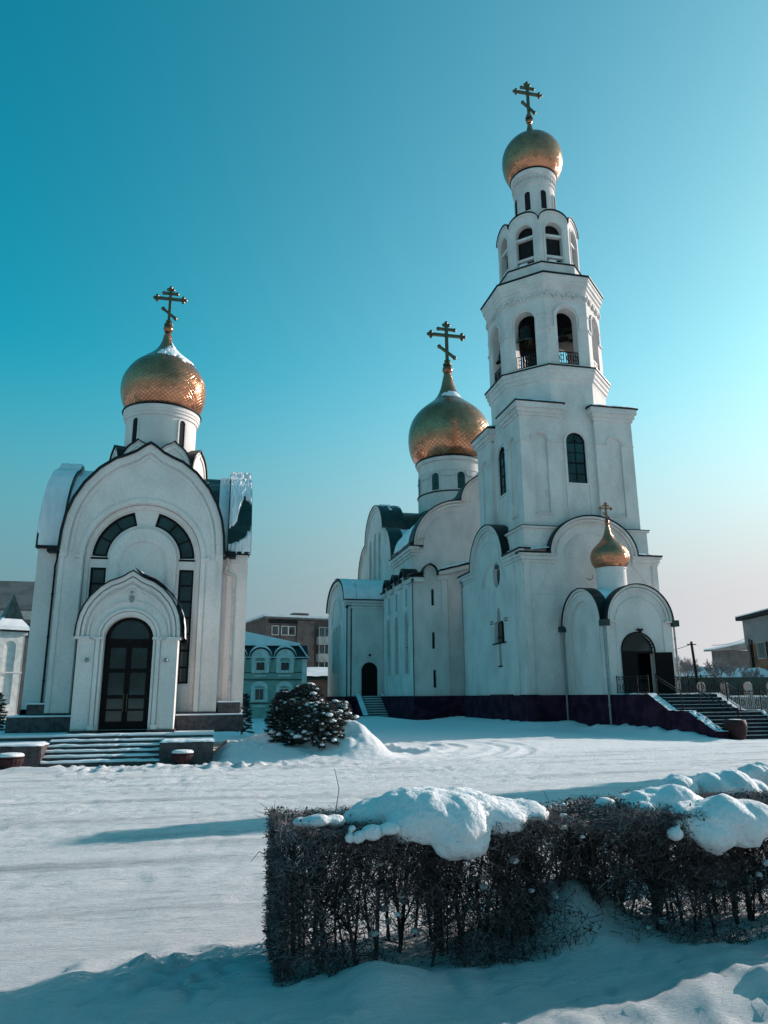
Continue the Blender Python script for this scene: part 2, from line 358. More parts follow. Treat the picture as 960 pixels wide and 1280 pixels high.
def smoothprof(pts, n=6):
    out_ = []; P = [pts[0]]+list(pts)+[pts[-1]]
    for i in range(1, len(P)-2):
        for k in range(n):
            t = k/n; a, b, c, d = P[i-1], P[i], P[i+1], P[i+2]
            out_.append(tuple(.5*((2*b[j])+(-a[j]+c[j])*t+(2*a[j]-5*b[j]+4*c[j]-d[j])*t*t+(-a[j]+3*b[j]-3*c[j]+d[j])*t**3) for j in (0, 1)))
    out_.append(pts[-1]); return out_
def onion(parent, c, prof, m_='gold', seg=72):
    pr = smoothprof(prof); mb = MB(); mb.lathe(c, pr, seg)
    o = obj('dome', mb, m_, parent, smooth=True)
    me = o.data; uvl = me.uv_layers.new(name='UVMap'); L = 0; ln = [0]
    for a, b in zip(pr, pr[1:]): L += math.hypot(a[0]-b[0], a[1]-b[1]); ln.append(L)
    R = max(p[0] for p in pr); zz = np.array([p[1] for p in pr])
    zc = ORG[o.name].z
    lo = np.zeros(len(me.loops), dtype=int); me.loops.foreach_get('vertex_index', lo)
    # vertex order is ring by ring
    k = lo//seg; i = lo % seg
    u = i/seg
    # seam
    pol = np.repeat(np.arange(len(me.polygons)), [p.loop_total for p in me.polygons])
    mn = np.full(len(me.polygons), 9.); mxx = np.zeros(len(me.polygons))
    np.minimum.at(mn, pol, u); np.maximum.at(mxx, pol, u)
    u = np.where((mxx[pol]-mn[pol] > .5) & (u < .5), u+1, u)
    vv = np.array(ln)[np.clip(k, 0, len(ln)-1)]/(2*PI*R)*1.25
    uvl.data.foreach_set('uv', np.stack([u, vv], 1).ravel().astype(np.float32))
    return o

# value noise used for terrain and snow shapes
_T = rng.random((256, 256))
def vn(x, y):
    x = np.asarray(x, float); y = np.asarray(y, float)
    xi = np.floor(x).astype(int); yi = np.floor(y).astype(int); fx = x-xi; fy = y-yi
    fx = fx*fx*(3-2*fx); fy = fy*fy*(3-2*fy)
    g = lambda a, b: _T[a % 256, b % 256]
    return (g(xi, yi)*(1-fx)*(1-fy)+g(xi+1, yi)*fx*(1-fy)+g(xi, yi+1)*(1-fx)*fy+g(xi+1, yi+1)*fx*fy)*2-1
def fbm(x, y, o=4): return sum(vn(x*2**k+17*k, y*2**k+31*k)*.5**k for k in range(o))
def sst(a, b, x): t = np.clip((x-a)/(b-a), 0, 1); return t*t*(3-2*t)
def bump2(x, y, cx, cy, rx, ry, p=1.): return np.exp(-(((x-cx)/rx)**2+((y-cy)/ry)**2)**p)

def hgt(x, y):
    x = np.asarray(x, float); y = np.asarray(y, float)
    z = .012*fbm(x*.5, y*1.4, 3)
    z = z+(.012*fbm(x*.35, y*4.2, 3)+.016*np.clip(fbm(x*.22+9, y*2.6, 3)-.25, 0, 1))*sst(7.2, 9, y)*(1-sst(24, 30, y))
    # tyre ruts along the drive and trodden snow before the chapel steps
    lane = sst(8.2, 9, y)*(1-sst(26, 32, y))
    for yc, a_, w_, sl_ in ((10.4, .022, .16, .012), (12.0, .02, .16, .012), (14.6, .03, .2, -.01), (16.3, .028, .2, -.01), (18.4, .03, .22, .02), (20.2, .032, .22, .02), (21.9, .03, .24, -.03), (24.4, .03, .26, -.05), (26.8, .03, .26, -.05)):
        d_ = (y-yc-sl_*x-.25*vn(x*.12+yc, yc))/w_
        z = z+lane*(-a_*np.exp(-d_**2)+a_*.8*np.exp(-(np.abs(d_)-1.6)**2*3))*(.55+.45*fbm(x*.7+yc, yc, 2))
    tr_ = np.clip(fbm(x*2.6+4, y*2.6, 3)-.15, 0, 1)*(.4+.6*sst(-.2, .4, fbm(x*.25, y*.3+9, 2)))
    z = z-.03*tr_*sst(7.4, 8.4, y)*(1-sst(38, 44, y))
    # curved wheel tracks round the snow heap
    for R_, a_ in ((6.6, .05), (7.5, .05), (9.2, .04), (10.3, .04)):
        d_ = (np.hypot((x-2.2)*1.0, (y-31.5)*1.0)-R_-.2*vn(x*.3, y*.3))/.22
        z = z+sst(4.5, 7, x)*(1-sst(33, 36, y))*(-a_*np.exp(-d_**2)+a_*.9*np.exp(-(np.abs(d_)-1.7)**2*3))*(.7+.5*fbm(x*1.3, y*1.3, 3))
    # hedge bed: soft snow in and in front of the hedge
    bed = sst(-.25, .9, x+.25*fbm(x*1.1, y*1.1+3, 3)+(5.0-y)*.12)*(1-sst(6.9, 7.7, y+.2*vn(x*.8, 1)))
    z = z+bed*(.02+.03*fbm(x*1.2+5, y*1.2, 3)+.014*fbm(x*7, y*7, 3))
    z = z+bed*.165*bump2(x, y, 4.1, 4.90+.10*vn(x*1.7, 3.), 1.7, .20)*(1+.35*fbm(x*2.1, y*2, 3))+bed*.05*bump2(x, y, 4.6, 5.4, 1.3, .5)+bed*.11*bump2(x, y, 1.15, 5.55, .3, .28)
    z = z+.02*bed*sst(4.6, 5.5, y)*sst(2.2, 4.2, x)*(1-sst(5.9, 6.6, y))*(1+.4*fbm(x*2.5, y*2.5, 3))+.42*bump2(x, y, 2.98, 6.4, .6, .5)*(1+.25*fbm(x*3, y*3, 3))+.07*bed*bump2(x, y, 1.25, 5.62, .35, .25)+bed*.03*np.abs(fbm(x*6, y*6, 4))
    # crusty trampled berm left of the hedge
    bm = bump2(x, y, -.2, 6.2, .75, .6)
    z = z+bm*(.03+.13*np.abs(fbm(x*4.5, y*4.5, 4)))
    # ploughed edge of the drive
    e = np.exp(-((y-(23.5+.4*vn(x*.3, 7)))/.55)**2)*(1-sst(2.5, 5, x))
    z = z+e*(.05+.13*np.abs(fbm(x*2.3, y*2.3, 4)))
    # snow heap right of chapel steps and around the spruces
    hp = sst(-.1, .6, x)*(1-sst(4.9, 6.3, x+.5*vn(y*.7, 3)))*sst(23.9, 26.2, y)*(1-sst(29.5, 31, y))
    z = z+hp*(.42+.10*fbm(x*1.1, y*1.1, 3))+.10*hp*np.abs(fbm(x*3, y*3, 4))*(1-sst(24.8, 26.8, y))
    z = z+.62*bump2(x, y, 4.5, 26.6, 1.35, 1.5, 1.7)*(1+.22*fbm(x*1.6, y*1.6, 3))+.32*bump2(x, y, 2.6, 28.2, 1.5, 1.2)+.14*bump2(x, y, 5.3, 25.7, .7, .8)+.06*hp*np.abs(fbm(x*4, y*4, 4))
    # little windrow out of the heap
    t = (x-6.2)/1.8
    z = z+.22*np.exp(-((y-(28.3-1.5*t))/.3)**2)*sst(-.3, .1, t)*(1-sst(.7, 1.2, t))*(1+.5*fbm(x*4, y*4, 3))
    # snow against the cathedral foot
    cb = sst(15, 20, x)*(1-sst(30, 31, x))
    z = z+(sst(41.5, 44.3, y+.35*fbm(x*.7, y*.7, 3)))*.34*cb*(1-sst(60, 70, y))*(1+.35*np.abs(fbm(x*1.1, y*1.1, 4)))
    z = z+.34*bump2(x, y, 21.6, 36.5, 1.1, 6, 1.5)*(1+.5*fbm(x*1.5, y*1.5, 3))
    z = z+.25*sst(46, 60, y)*(1-sst(14, 17, x))*sst(4, 8, x)*(1+.2*fbm(x*.4, y*.4, 2))
    return z
def road(x, y):
    r = sst(7.0, 7.8, y)*(1-sst(23.0, 23.8, y-.12*np.maximum(x-3, 0)*2.2))
    r2 = (1-sst(-.3, .3, x))*(1-sst(23.0, 23.6, y))*(.35+.65*sst(6.6, 8.0, y))
    return np.clip(np.maximum(r, r2), 0, 1)*.999
def build_ground():
    xs = np.concatenate([-np.geomspace(900, 22, 14), np.arange(-21, -4, .4), np.arange(-4, 8, .07), np.arange(8, 14, .12), np.arange(14.05, 34, .25), np.geomspace(34.4, 900, 16)])
    ys = np.concatenate([-np.geomspace(300, 2, 8), np.arange(-1, 3.4, .4), np.arange(3.4, 7.8, .05), np.arange(7.85, 22, .13), np.arange(22, 32, .1), np.arange(32, 50, .25), np.geomspace(50.5, 2500, 24)])
    X, Y = np.meshgrid(xs, ys); Z = hgt(X, Y)
    # footprints trodden towards the chapel steps
    pr_rng = np.random.default_rng(5)
    for (ax, ay, bx, by, n_) in ((-2.6, 20.4, -2.7, 24.3, 9), (-4.2, 22.0, -2.9, 24.4, 6)):
        dx, dy = bx-ax, by-ay; l = math.hypot(dx, dy)
        for i in range(n_):
            t_ = (i+pr_rng.uniform(-.2, .2))/n_; o_ = .13*(1 if i % 2 else -1)+pr_rng.uniform(-.05, .05)
            fx_, fy_ = ax+dx*t_-dy/l*o_, ay+dy*t_+dx/l*o_
            q_ = ((X-fx_)**2/.10**2+(Y-fy_)**2/.19**2); Z += -.04*np.exp(-q_)+.014*np.exp(-(np.sqrt(q_)-1.7)**2*4)
    # crumbly crust: fine random relief, coarser on the driven snow, strong in the trampled berm
    gr = np.random.default_rng(3); wn_ = gr.normal(0, 1, Z.shape); wn_ = .55*wn_+.3*np.roll(wn_, 1, 1)+.3*np.roll(wn_, -1, 1)
    rd_ = road(X, Y)
    am = .0018+.0052*rd_*sst(5, 9, Y)+.0025*rd_*sst(10, 16, Y)+.010*np.exp(-(((X+.2)/.9)**2+((Y-6.3)/.7)**2))+.008*np.exp(-((Y-23.7)/.8)**2)*(X < 6)
    near = (X > -21) & (X < 34) & (Y > 3.4) & (Y < 50)
    Z = Z+np.where(near, wn_*am*(.5+.9*np.clip(fbm(X*.6, Y*1.6, 3)+.5, 0, 1.2)), 0)
    fade = (1-sst(60, 200, np.hypot(X, Y)))
    Z = Z*fade
    V = np.stack([X, Y, Z], 2).reshape(-1, 3); nx, ny = len(xs), len(ys)
    I = np.arange(nx*ny).reshape(ny, nx)
    Fq = np.stack([I[:-1, :-1], I[:-1, 1:], I[1:, 1:], I[1:, :-1]], 2).reshape(-1, 4)
    me = bpy.data.meshes.new('ground'); me.from_pydata(V.tolist(), [], Fq.tolist()); me.shade_smooth()
    at = me.attributes.new('road', 'FLOAT', 'POINT'); at.data.foreach_set('value', road(X, Y).ravel().astype(np.float32))
    me.materials.append(M['ground']); o = bpy.data.objects.new('ground', me); COL.objects.link(o); o['kind'] = 'structure'
build_ground()

def snow_sheet(name, parent, fn, nu, nv, mask, th=.05, amp=.02, m_='snow', **k):
    """thin uneven snow cover on a surface fn(u,v)->(point, normal); mask(u,v) > 0 keeps the cell"""
    mb = MB(); idx = {}
    def vert(i, j):
        if (i, j) not in idx:
            u, v = i/nu, j/nv; p, n = fn(u, v); e = mask(u, v)
            h = th*min(1, max(.12, e*6))+amp*float(fbm(u*9+3, v*9+1, 3))
            idx[(i, j)] = len(mb.v); mb.v.append(tuple(p+n*max(.008, h)))
        return idx[(i, j)]
    for i in range(nu):
        for j in range(nv):
            if mask((i+.5)/nu, (j+.5)/nv) > 0: mb.f.append((vert(i, j), vert(i+1, j), vert(i+1, j+1), vert(i, j+1)))
    if not mb.f: return None
    return obj(name, mb, m_, parent, smooth=True, fixn=False, **k)
def poly_surface(pts, F, t0, t1):
    """surface swept along t of the polyline pts; returns fn(u,v): u along the polyline, v along t"""
    d = [0]
    for a, b in zip(pts, pts[1:]): d.append(d[-1]+math.hypot(a[0]-b[0], a[1]-b[1]))
    T = d[-1]
    def fn(u, v):
        x = u*T; k = 0
        while k < len(d)-2 and d[k+1] < x: k += 1
        f_ = (x-d[k])/max(1e-6, d[k+1]-d[k]); a, b = pts[k], pts[k+1]
        s_, z_ = a[0]+(b[0]-a[0])*f_, a[1]+(b[1]-a[1])*f_; t = t0+(t1-t0)*v
        dx, dz = b[0]-a[0], b[1]-a[1]; l = math.hypot(dx, dz); ns, nz = -dz/l, dx/l
        if nz < 0: ns, nz = -ns, -nz
        n = (F(s_+ns, z_+nz, t)-F(s_, z_, t)).normalized()
        return F(s_, z_, t), n
    return fn

# ================================================================== CHAPEL (left)
CX, CY = -2.9, 32.9
ch = thing('chapel', (CX, CY, 0), 'small white chapel with one golden onion dome, pointed gables and tall dark glazed door', 'chapel')
F0 = frame((CX, 28.9), (1, 0), (0, -1))
FRZ = .83
def cbox(name, m_, *b, parent=None, **k): return obj(name, MB().box(*b), m_, parent or ch, **k)
# terrace with snow
cbox('terrace', 'granite', -7.6, 0.0, 26.35, 36.8, -.3, FRZ-.04)
obj('snow', MB().box(-7.62, .02, 26.40, 36.8, FRZ-.04, FRZ+.03), 'snow', ch)
# facade: front layer with big arched recess, back layer with window openings
HW, SP, RI = 2.95, 7.35, 4.3
og = ogee(0, HW, SP, RI)
rec = arch(0, 2.12, 1.3, 7.15)
obj('front_wall', MB().slab(F0, [(-HW, 1.3), (HW, 1.3)]+og, [rec], 0, -.28), 'plaster', ch)
holes = []
for s in (-1, 1):
    holes.append(rect(min(s*1.33, s*1.88), max(s*1.33, s*1.88), 2.5, 6.78))
    a0, a1 = (2, 76) if s > 0 else (104, 178)
    holes.append(arc(0, 7.15, 1.88, 1.88, a0, a1, 12)+arc(0, 7.15, 1.33, 1.33, a1, a0, 12))
obj('recess_wall', MB().slab(F0, [(-HW+.02, 1.31), (HW-.02, 1.31), (HW-.02, 7.1)]+arc(0, 7.1, 2.6, 2.5, 0, 180, 16)+[(-HW+.02, 7.1)], holes, -.28, -.7), 'plaster', ch)
# glazing of the strip windows
for s in (-1, 1):
    a, b = min(s*1.33, s*1.88), max(s*1.33, s*1.88)
    window(ch, F0, (a+b)/2, .275, 2.5, 6.78, -.33, arched=False, bar=.07, h=[3.1+.615*i for i in range(6)], thick=.09)
    a0, a1 = (2, 76) if s > 0 else (104, 178)
    fr = MB(); fr.slab(F0, arc(0, 7.15, 1.88, 1.88, a0, a1, 14)+arc(0, 7.15, 1.33, 1.33, a1, a0, 14),
                       [arc(0, 7.15, 1.80, 1.80, a0+3, a1-3, 14)+arc(0, 7.15, 1.41, 1.41, a1-3, a0+3, 14)], -.33, -.42)
    fr.fbox(F0, s*1.60-.30, s*1.60+.30, 7.10, 7.17, -.25, -.42)
    for q in (1, 2):
        g = math.radians(a0+(a1-a0)*q/3); fr.tube(F0(1.35*math.cos(g), 7.15+1.35*math.sin(g), -.375), F0(1.87*math.cos(g), 7.15+1.87*math.sin(g), -.375), .035, seg=4)
    w = obj('window', fr, 'wood', ch, label='curved dark framed window')
    for q in range(3):
        b0, b1 = a0+(a1-a0)*q/3, a0+(a1-a0)*(q+1)/3
        obj('pane', MB().slab(F0, arc(0, 7.15, 1.84, 1.84, b0+.3, b1-.3, 6)+arc(0, 7.15, 1.36, 1.36, b1-.3, b0+.3, 6), (), -.39, -.41), 'glass', w, fixn=False)
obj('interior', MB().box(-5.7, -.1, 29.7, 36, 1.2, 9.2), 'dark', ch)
# central raised arched panel and mouldings
pp = MB().slab(F0, arch(0, 1.22, 1.4, 7.1), [arch(0, .86, 1.6, 6.95)], -.14, -.275)
pp.slab(F0, arch(0, 1.10, 1.41, 7.05), (), -.2, -.27)
obj('arched_panel', pp, 'plaster', ch)
mo = MB()
mo.band(F0, arc(0, 7.15, 2.14, 2.14, 0, 180, 28), arc(0, 7.15, 2.30, 2.30, 0, 180, 28), .05, -.02)
mo.band(F0, arc(0, 7.15, 1.93, 1.93, 0, 180, 28), arc(0, 7.15, 2.10, 2.10, 0, 180, 28), -.20, -.275)
for s in (-1, 1):
    mo.fbox(F0, *sorted((s*2.14, s*2.30)), 1.38, 7.15, .05, -.02)
    mo.fbox(F0, *sorted((s*2.12, s*2.44)), 7.07, 7.2, .09, -.02)
    mo.fbox(F0, *sorted((s*1.95, s*2.1)), 1.38, 7.15, -.20, -.275)
    mo.fbox(F0, *sorted((s*.93, s*1.05)), 1.5, 7.0, -.11, -.15)
obj('moulding', mo, 'plaster', ch)
def og_band(F, cx, hw, z, rise, i0, i1, t0, t1):
    k0, k1 = hw*i0, hw*i1
    a = ogee(cx, hw-k0, z, rise-k0*1.25); b = ogee(cx, hw-k1, z, rise-k1*1.25)
    return a, b
a, b = og_band(F0, 0, HW, SP, RI, .0, .085, 0, 0)
c_, d_ = og_band(F0, 0, HW, SP, RI, .11, .145, 0, 0)
gm = MB().band(F0, b, a, .10, -.02).band(F0, d_, c_, .05, -.02)
for s in (-1, 1): gm.fbox(F0, *sorted((s*HW, s*(HW-.25))), 7.1, 7.36, .10, -.02)
for s in (-1, 1): gm.fbox(F0, *sorted((s*(HW-.001), s*(HW-.16))), 1.38, 7.1, .04, -.02)
obj('gable_moulding', gm, 'plaster', ch)
def rim(F, hw, z, rise, cx=0, t0=.2, t1=-.9, th=.09, parent=ch, name='roof_edge', m_='trim'):
    a = ogee(cx, hw, z, rise); b = ogee(cx, hw+th, z-.02, rise+th*1.4)
    return obj(name, MB().band(F, a, b, t0, t1), m_, parent)
rim(F0, HW+.005, SP, RI, t1=-.88)
obj('gable_roof', MB().band(F0, ogee(0, 2.6, SP, RI-.5), ogee(0, 2.95, SP+.01, RI-.01), -.29, -.86), 'roof', ch)
# long vaults along Y and X behind the gables
def vault(F, hw, z, rise, t0, t1, m_='roof'):
    return obj('roof', MB().slab(F, [(-hw, z-.3), (hw, z-.3)]+ogee(0, hw, z, rise), (), t0, t1), m_, ch)
vault(F0, 2.78, 7.4, 3.9, -.75, -7.3)
FW_ = frame((CX, CY), (0, 1), (-1, 0))      # faces -X: s runs along +Y
FE_ = frame((CX, CY), (0, -1), (1, 0))      # faces +X
ARM = 3.95
for F in (FW_, FE_):
    obj('side_wall', MB().slab(F, [(-HW, 1.3), (HW, 1.3)]+ogee(0, HW, 7.55, 4.15), (), ARM, ARM-.8), 'plaster', ch)
    vault(F, 2.80, 7.7, 3.85, 0, ARM-.79)
    rim(F, HW, 7.6, 4.12, t0=ARM+.1, t1=ARM-.82, m_='roof')
    aa = ogee(0, HW+.12, 7.72, 4.28)
for F, x0, x1 in ((FW_, CX-ARM+.01, CX-2.9), (FE_, CX+2.9, CX+ARM-.01)):
    obj('arm_wall', MB().box(x0, x1, 30.0, 35.8, 1.3, 7.6), 'plaster', ch)
    ev = MB().box(x0-.06 if x0 < CX-3 else x0, x1+.0 if x0 < CX-3 else x1+.06, 29.78, 30.4, 7.56, 7.68)
    obj('eave', ev, 'trim', ch)
    obj('cornice', MB().box(x0+.02, x1-.02, 29.9, 30.1, 7.22, 7.56), 'plaster', ch)
    # rainwater heads
    xh = CX-ARM+.75 if x0 < CX-3 else CX+ARM-.8
    obj('gutter_box', MB().box(xh-.35, xh+.3, 29.5, 29.95, 7.38, 7.62), 'trim', ch)
    dp = MB(); xp = CX-3.28 if x0 < CX-3 else CX+3.42
    pts = [(xh, 29.7, 7.4), (xh, 29.7, 7.1), (xh-.08, 29.86, 6.85), (xp, 29.9, 6.7), (xp, 29.9, 1.75), (xp+(.05 if x0 < CX-3 else .5), 29.5, 1.5)]
    rp = .035 if x0 < CX-3 else .05
    for p, q in zip(pts, pts[1:]): dp.tube(p, q, rp, seg=8)
    for z in (2.6, 4.2, 5.8): dp.tube((xp, 29.9, z), (xp, 29.9, z+.06), rp*1.35, seg=8)
    obj('downpipe', dp, 'trim' if x0 < CX-3 else 'pipew', ch, label='thin downpipe with bent foot')
# back gable
F_b = frame((CX, 36.9), (-1, 0), (0, 1))
obj('rear_wall', MB().slab(F_b, [(-HW, 1.3), (HW, 1.3)]+og, (), 0, -.8), 'plaster', ch)
# snow on the side arms: sheets lying on the vault surface
oa = ogee(0, HW+.10, 7.6, 4.26); half = len(oa)//2
fnL = poly_surface(oa[half:], FW_, ARM+.08, ARM-.80)          # s<0 half is the near (-Y) side
def mL(u, v): return .6 - .9*max(0, (.15-v)*2)*max(0, u-.45)*3 + .35*float(fbm(u*9, v*6, 3)) - (.5 if (u > .9 and v < .35) else 0)
fnL = poly_surface(oa[half:], FW_, ARM+.08, ARM-.80)
snow_sheet('snow', ch, fnL, 60, 14, mL, .05, .015)
ob = ogee(0, 2.81, 7.7, 3.87)
snow_sheet('snow', ch, poly_surface(ob[half:], FW_, ARM-.84, 2.7), 50, 14, lambda u, v: .7+.3*float(fbm(u*6, v*5, 3)), .05, .02)
oe = oa[:half+1][::-1]                                          # for +X frame s>0 is the near side
snow_sheet('snow', ch, poly_surface(oe, FE_, ARM+.08, ARM-.80), 170, 46,
           lambda u, v: .55+.45*float(fbm(u*6+2, v*3+4, 3))-1.5*math.exp(-((u-.72)/.15)**2-((v-.25)/.40)**2)-1.1*math.exp(-((u-.86)/.07)**2-((v-.8)/.35)**2), .07, .02)
snow_sheet('snow', ch, poly_surface(ogee(0, 2.81, 7.7, 3.87)[:half+1][::-1], FE_, ARM-.84, 2.7), 50, 12, lambda u, v: .7+.3*float(fbm(u*6+7, v*5, 3)), .05, .02)
# snow lines on the porch and gable edge
# plinth
def plinth(x0, x1, y0, y1, z0=.80, z1=1.38, m_='granite'):
    p = MB().box(x0, x1, y0, y1, z0, z1); obj('plinth', p, m_, ch)
    obj('snow', MB().box(x0-.02, x1+.02, y0-.02, y1, z1, z1+.045), 'snow', ch)
plinth(-6.95, -4.3, 28.45, 30.5); plinth(-1.42, 1.0, 28.45, 30.5)
obj('plinth', MB().box(-5.86, .06, 28.82, 30, 1.2, 1.5).box(-6.9, 1.1, 29.95, 36.8, .8, 1.62), 'granite', ch)
plinth(-6.45, -5.75, 28.95, 29.96, 1.38, 1.80); plinth(.12, .92, 28.95, 29.96, 1.38, 1.82)
# granite slabs on the plinth face
for x0, x1 in ((-6.95, -4.6), (-1.30, 1.0)):
    n = 3; base = None; w_ = (x1-x0)/n
    for i in range(n):
        if base is None: base = obj('stone_slab', MB().box(x0+.012, x0+w_-.012, 28.425, 28.47, .84, 1.345), 'granite', ch)
        else: dup(base, ch, ORG[base.name]+Vector((i*w_, 0, 0)))

# ---- porch
PX, PY = -3.03, 27.4
FP = frame((PX, PY), (1, 0), (0, -1))
phw, psp, pri = 1.74, 4.08, 2.28
po = obj('porch', MB().slab(FP, [(-1.66, .95), (1.66, .95), (1.66, psp), (phw, psp)]+ogee(0, phw, psp, pri)[1:-1]+[(-phw, psp), (-1.66, psp)],
                            [arch(0, .82, .9501, 4.0, .78)], 0, -1.45), 'plaster', ch)
pm = MB()
pm.slab(FP, [(-1.66, .95), (-.82, .95)]+[(-.82, 4.0)]+[(-1.66, 4.0)], (), .0, .0-.01) if False else None
for k0, k1, tt in ((0, .07, .16), (.095, .15, .11), (.2, .235, .07)):
    pm.band(FP, ogee(0, phw*(1-k1), psp, pri-phw*k1*1.3), ogee(0, phw*(1-k0), psp, pri-phw*k0*1.3), tt, -.01)
pm.band(FP, arc(0, 4.05, .95, .92, 0, 180, 22), arc(0, 4.05, 1.03, 1.0, 0, 180, 22), .10, -.01)
pm.band(FP, arc(0, 4.05, .825, .785, 0, 180, 22), arc(0, 4.05, .93, .89, 0, 180, 22), .05, -.01)
pm.band(FP, arc(0, 4.05, 1.28, 1.27, 0, 180, 22), arc(0, 4.05, 1.31, 1.30, 0, 180, 22), .04, -.01)
for s in (-1, 1):
    pm.fbox(FP, *sorted((s*1.28, s*1.76)), 3.98, 4.07, .17, -.01)
    pm.fbox(FP, *sorted((s*1.66, s*1.10)), 1.0, 3.98, .035, -.01)
    pm.fbox(FP, *sorted((s*.94, s*1.07)), .96, 4.07, .10, -.01)
    pm.fbox(FP, *sorted((s*.825, s*.90)), 1.1, 3.98, .05, -.01)
    pm.fbox(FP, *sorted((s*.80, s*1.12)), 3.98, 4.06, .13, -.01)
    pm.fbox(FP, *sorted((s*.92, s*1.12)), .96, 1.12, .14, -.01)
obj('moulding', pm, 'plaster', po)
rb = MB().band(FP, ogee(0, phw, psp, pri), ogee(0, phw+.05, psp-.02, pri+.07), .2, -1.45)
obj('roof_edge', rb, 'trim', po)
obj('plinth', MB().box(PX-1.72, PX-.80, PY-.06, PY+1.4, .80, .95).box(PX+.80, PX+1.72, PY-.06, PY+1.4, .80, .95), 'granite', po)
oo = ogee(0, phw+.05, psp-.02, pri+.07)
snow_sheet('snow', po, poly_surface(oo[:len(oo)//2+1][::-1], FP, .23, -1.3), 60, 8, lambda u, v: .5+.2*float(fbm(u*8, v*3, 2)), .10, .02)
snow_sheet('snow', po, poly_surface(oo[len(oo)//2:], FP, -.15, -1.3), 60, 8, lambda u, v: .5+.2*float(fbm(u*8, v*3, 2))-(.9 if u > .6 else 0), .05, .015)
# door: frame > leaf-wise panes, brass pulls
DT = -.35
dm = MB().slab(FP, arch(0, .82, .86, 4.0, .78), [arch(0, .66, 4.02, 4.06, .62), rect(-.62, -.09, 3.0, 3.72), rect(.09, .62, 3.0, 3.72),
    rect(-.62, -.09, 2.10, 2.86), rect(.09, .62, 2.10, 2.86), rect(-.62, -.09, 1.22, 1.98), rect(.09, .62, 1.22, 1.98)], DT, DT-.12)
for s in (-1, 1):
    dm.fbox(FP, *sorted((s*.015, s*.07)), .88, 3.8, DT+.03, DT-.01)
    for z in (1.02, 1.60, 2.04, 2.93, 3.78): dm.fbox(FP, *sorted((s*.06, s*.66)), z-.03, z+.03, DT+.02, DT-.01)
door = obj('door', dm, 'wood', po, label='tall dark brown double door with arched top light')
for s in (-1, 1):
    for z0, z1 in ((3.0, 3.72), (2.10, 2.86), (1.22, 1.98)):
        obj('pane', MB().fbox(FP, *sorted((s*.09, s*.62)), z0, z1, DT-.05, DT-.07), 'glass', door)
    hd = MB(); x_ = s*.055
    hd.tube(FP(x_, 1.55, DT+.09), FP(x_, 2.15, DT+.09), .014); hd.tube(FP(x_, 1.6, DT), FP(x_, 1.6, DT+.09), .01); hd.tube(FP(x_, 2.1, DT), FP(x_, 2.1, DT+.09), .01)
    obj('handle', hd, 'cross', door)
obj('pane', MB().slab(FP, arch(0, .66, 4.02, 4.06, .62), (), DT-.05, DT-.07), 'glass', door, fixn=False)
for s in (-1, 1):
    lm = MB(); lm.ball(FP(s*1.30, 3.27, .10), .075, 10); lm.tube(FP(s*1.30, 3.27, -.01), FP(s*1.30, 3.27, .05), .06, seg=10); obj('wall_lamp', lm, 'pipe', po, smooth=True)
lm = MB(); lm.ball(FP(0, 5.62, .10), .05, 8); lm.tube(FP(0, 5.62, .0), FP(0, 5.62, .08), .025); lm.tube(FP(0, 5.5, .02), FP(0, 5.28, .02), .09, .06); obj('camera_bracket', lm, 'pipe', po)

# ---- drum and dome
DX, DY = -2.93, 33.0
obj('drum_base', MB().oct((DX, DY), [(2.25, 10.6), (2.25, 11.15), (1.7, 11.5)]), 'roof', ch)
for i in range(8):
    a = PI/8+i*PI/4-PI/2-PI/8+math.radians(0)
    a = -PI/2+PI/8+i*PI/4
    n = (math.cos(a), math.sin(a)); R_ = (-n[1], n[0])
    Fk = frame((DX, DY), R_, n)
    kk = obj('gablet', MB().slab(Fk, [(-.78, 10.9), (.78, 10.9)]+ogee(0, .78, 11.35, 1.28), (), 1.92, 1.2).band(Fk, ogee(0, .60, 11.35, 1.0), ogee(0, .68, 11.35, 1.14), 1.96, 1.91), 'plaster', ch)
    obj('roof_edge', MB().band(Fk, ogee(0, .78, 11.35, 1.28), ogee(0, .83, 11.33, 1.35), 2.0, 1.2), 'trim', kk)
dr = MB().lathe((DX, DY), [(1.52, 10.9), (1.53, 13.93), (1.59, 13.95), (1.60, 14.08), (1.64, 14.1), (1.65, 14.2), (1.68, 14.22), (1.68, 14.38)], 64)
drum = obj('drum', dr, 'plaster', ch, auto=30)
obj('roof_edge', MB().lathe((DX, DY), [(1.70, 14.38), (1.74, 14.40), (1.72, 14.46), (1.5, 14.5)], 64), 'trim', drum, auto=30)
for a in (-129, -51, 51, 129):
    ar = math.radians(a); n = (math.cos(ar), math.sin(ar)); Fd = frame((DX, DY), (-n[1], n[0]), n)
    s_ = MB().slab(Fd, arch(0, .21, 12.0, 13.68), [arch(0, .14, 12.05, 13.68)], 1.58, 1.3)
    wf = obj('window', s_, 'plaster', drum)
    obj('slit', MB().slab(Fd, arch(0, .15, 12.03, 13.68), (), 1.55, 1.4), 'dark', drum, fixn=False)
cd = [(1.50, 14.42), (1.66, 14.66), (1.80, 15.0), (1.88, 15.45), (1.86, 15.9), (1.72, 16.3), (1.45, 16.72), (1.10, 17.05), (.72, 17.38), (.42, 17.72), (.25, 18.1), (.17, 18.45)]
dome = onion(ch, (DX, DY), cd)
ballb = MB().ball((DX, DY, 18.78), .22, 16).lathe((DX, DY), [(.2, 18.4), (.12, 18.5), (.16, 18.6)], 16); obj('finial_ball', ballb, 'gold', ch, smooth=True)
cross(ch, (DX, DY), 18.95, 20.95, .60, th=.125)
pr_ = smoothprof(cd)
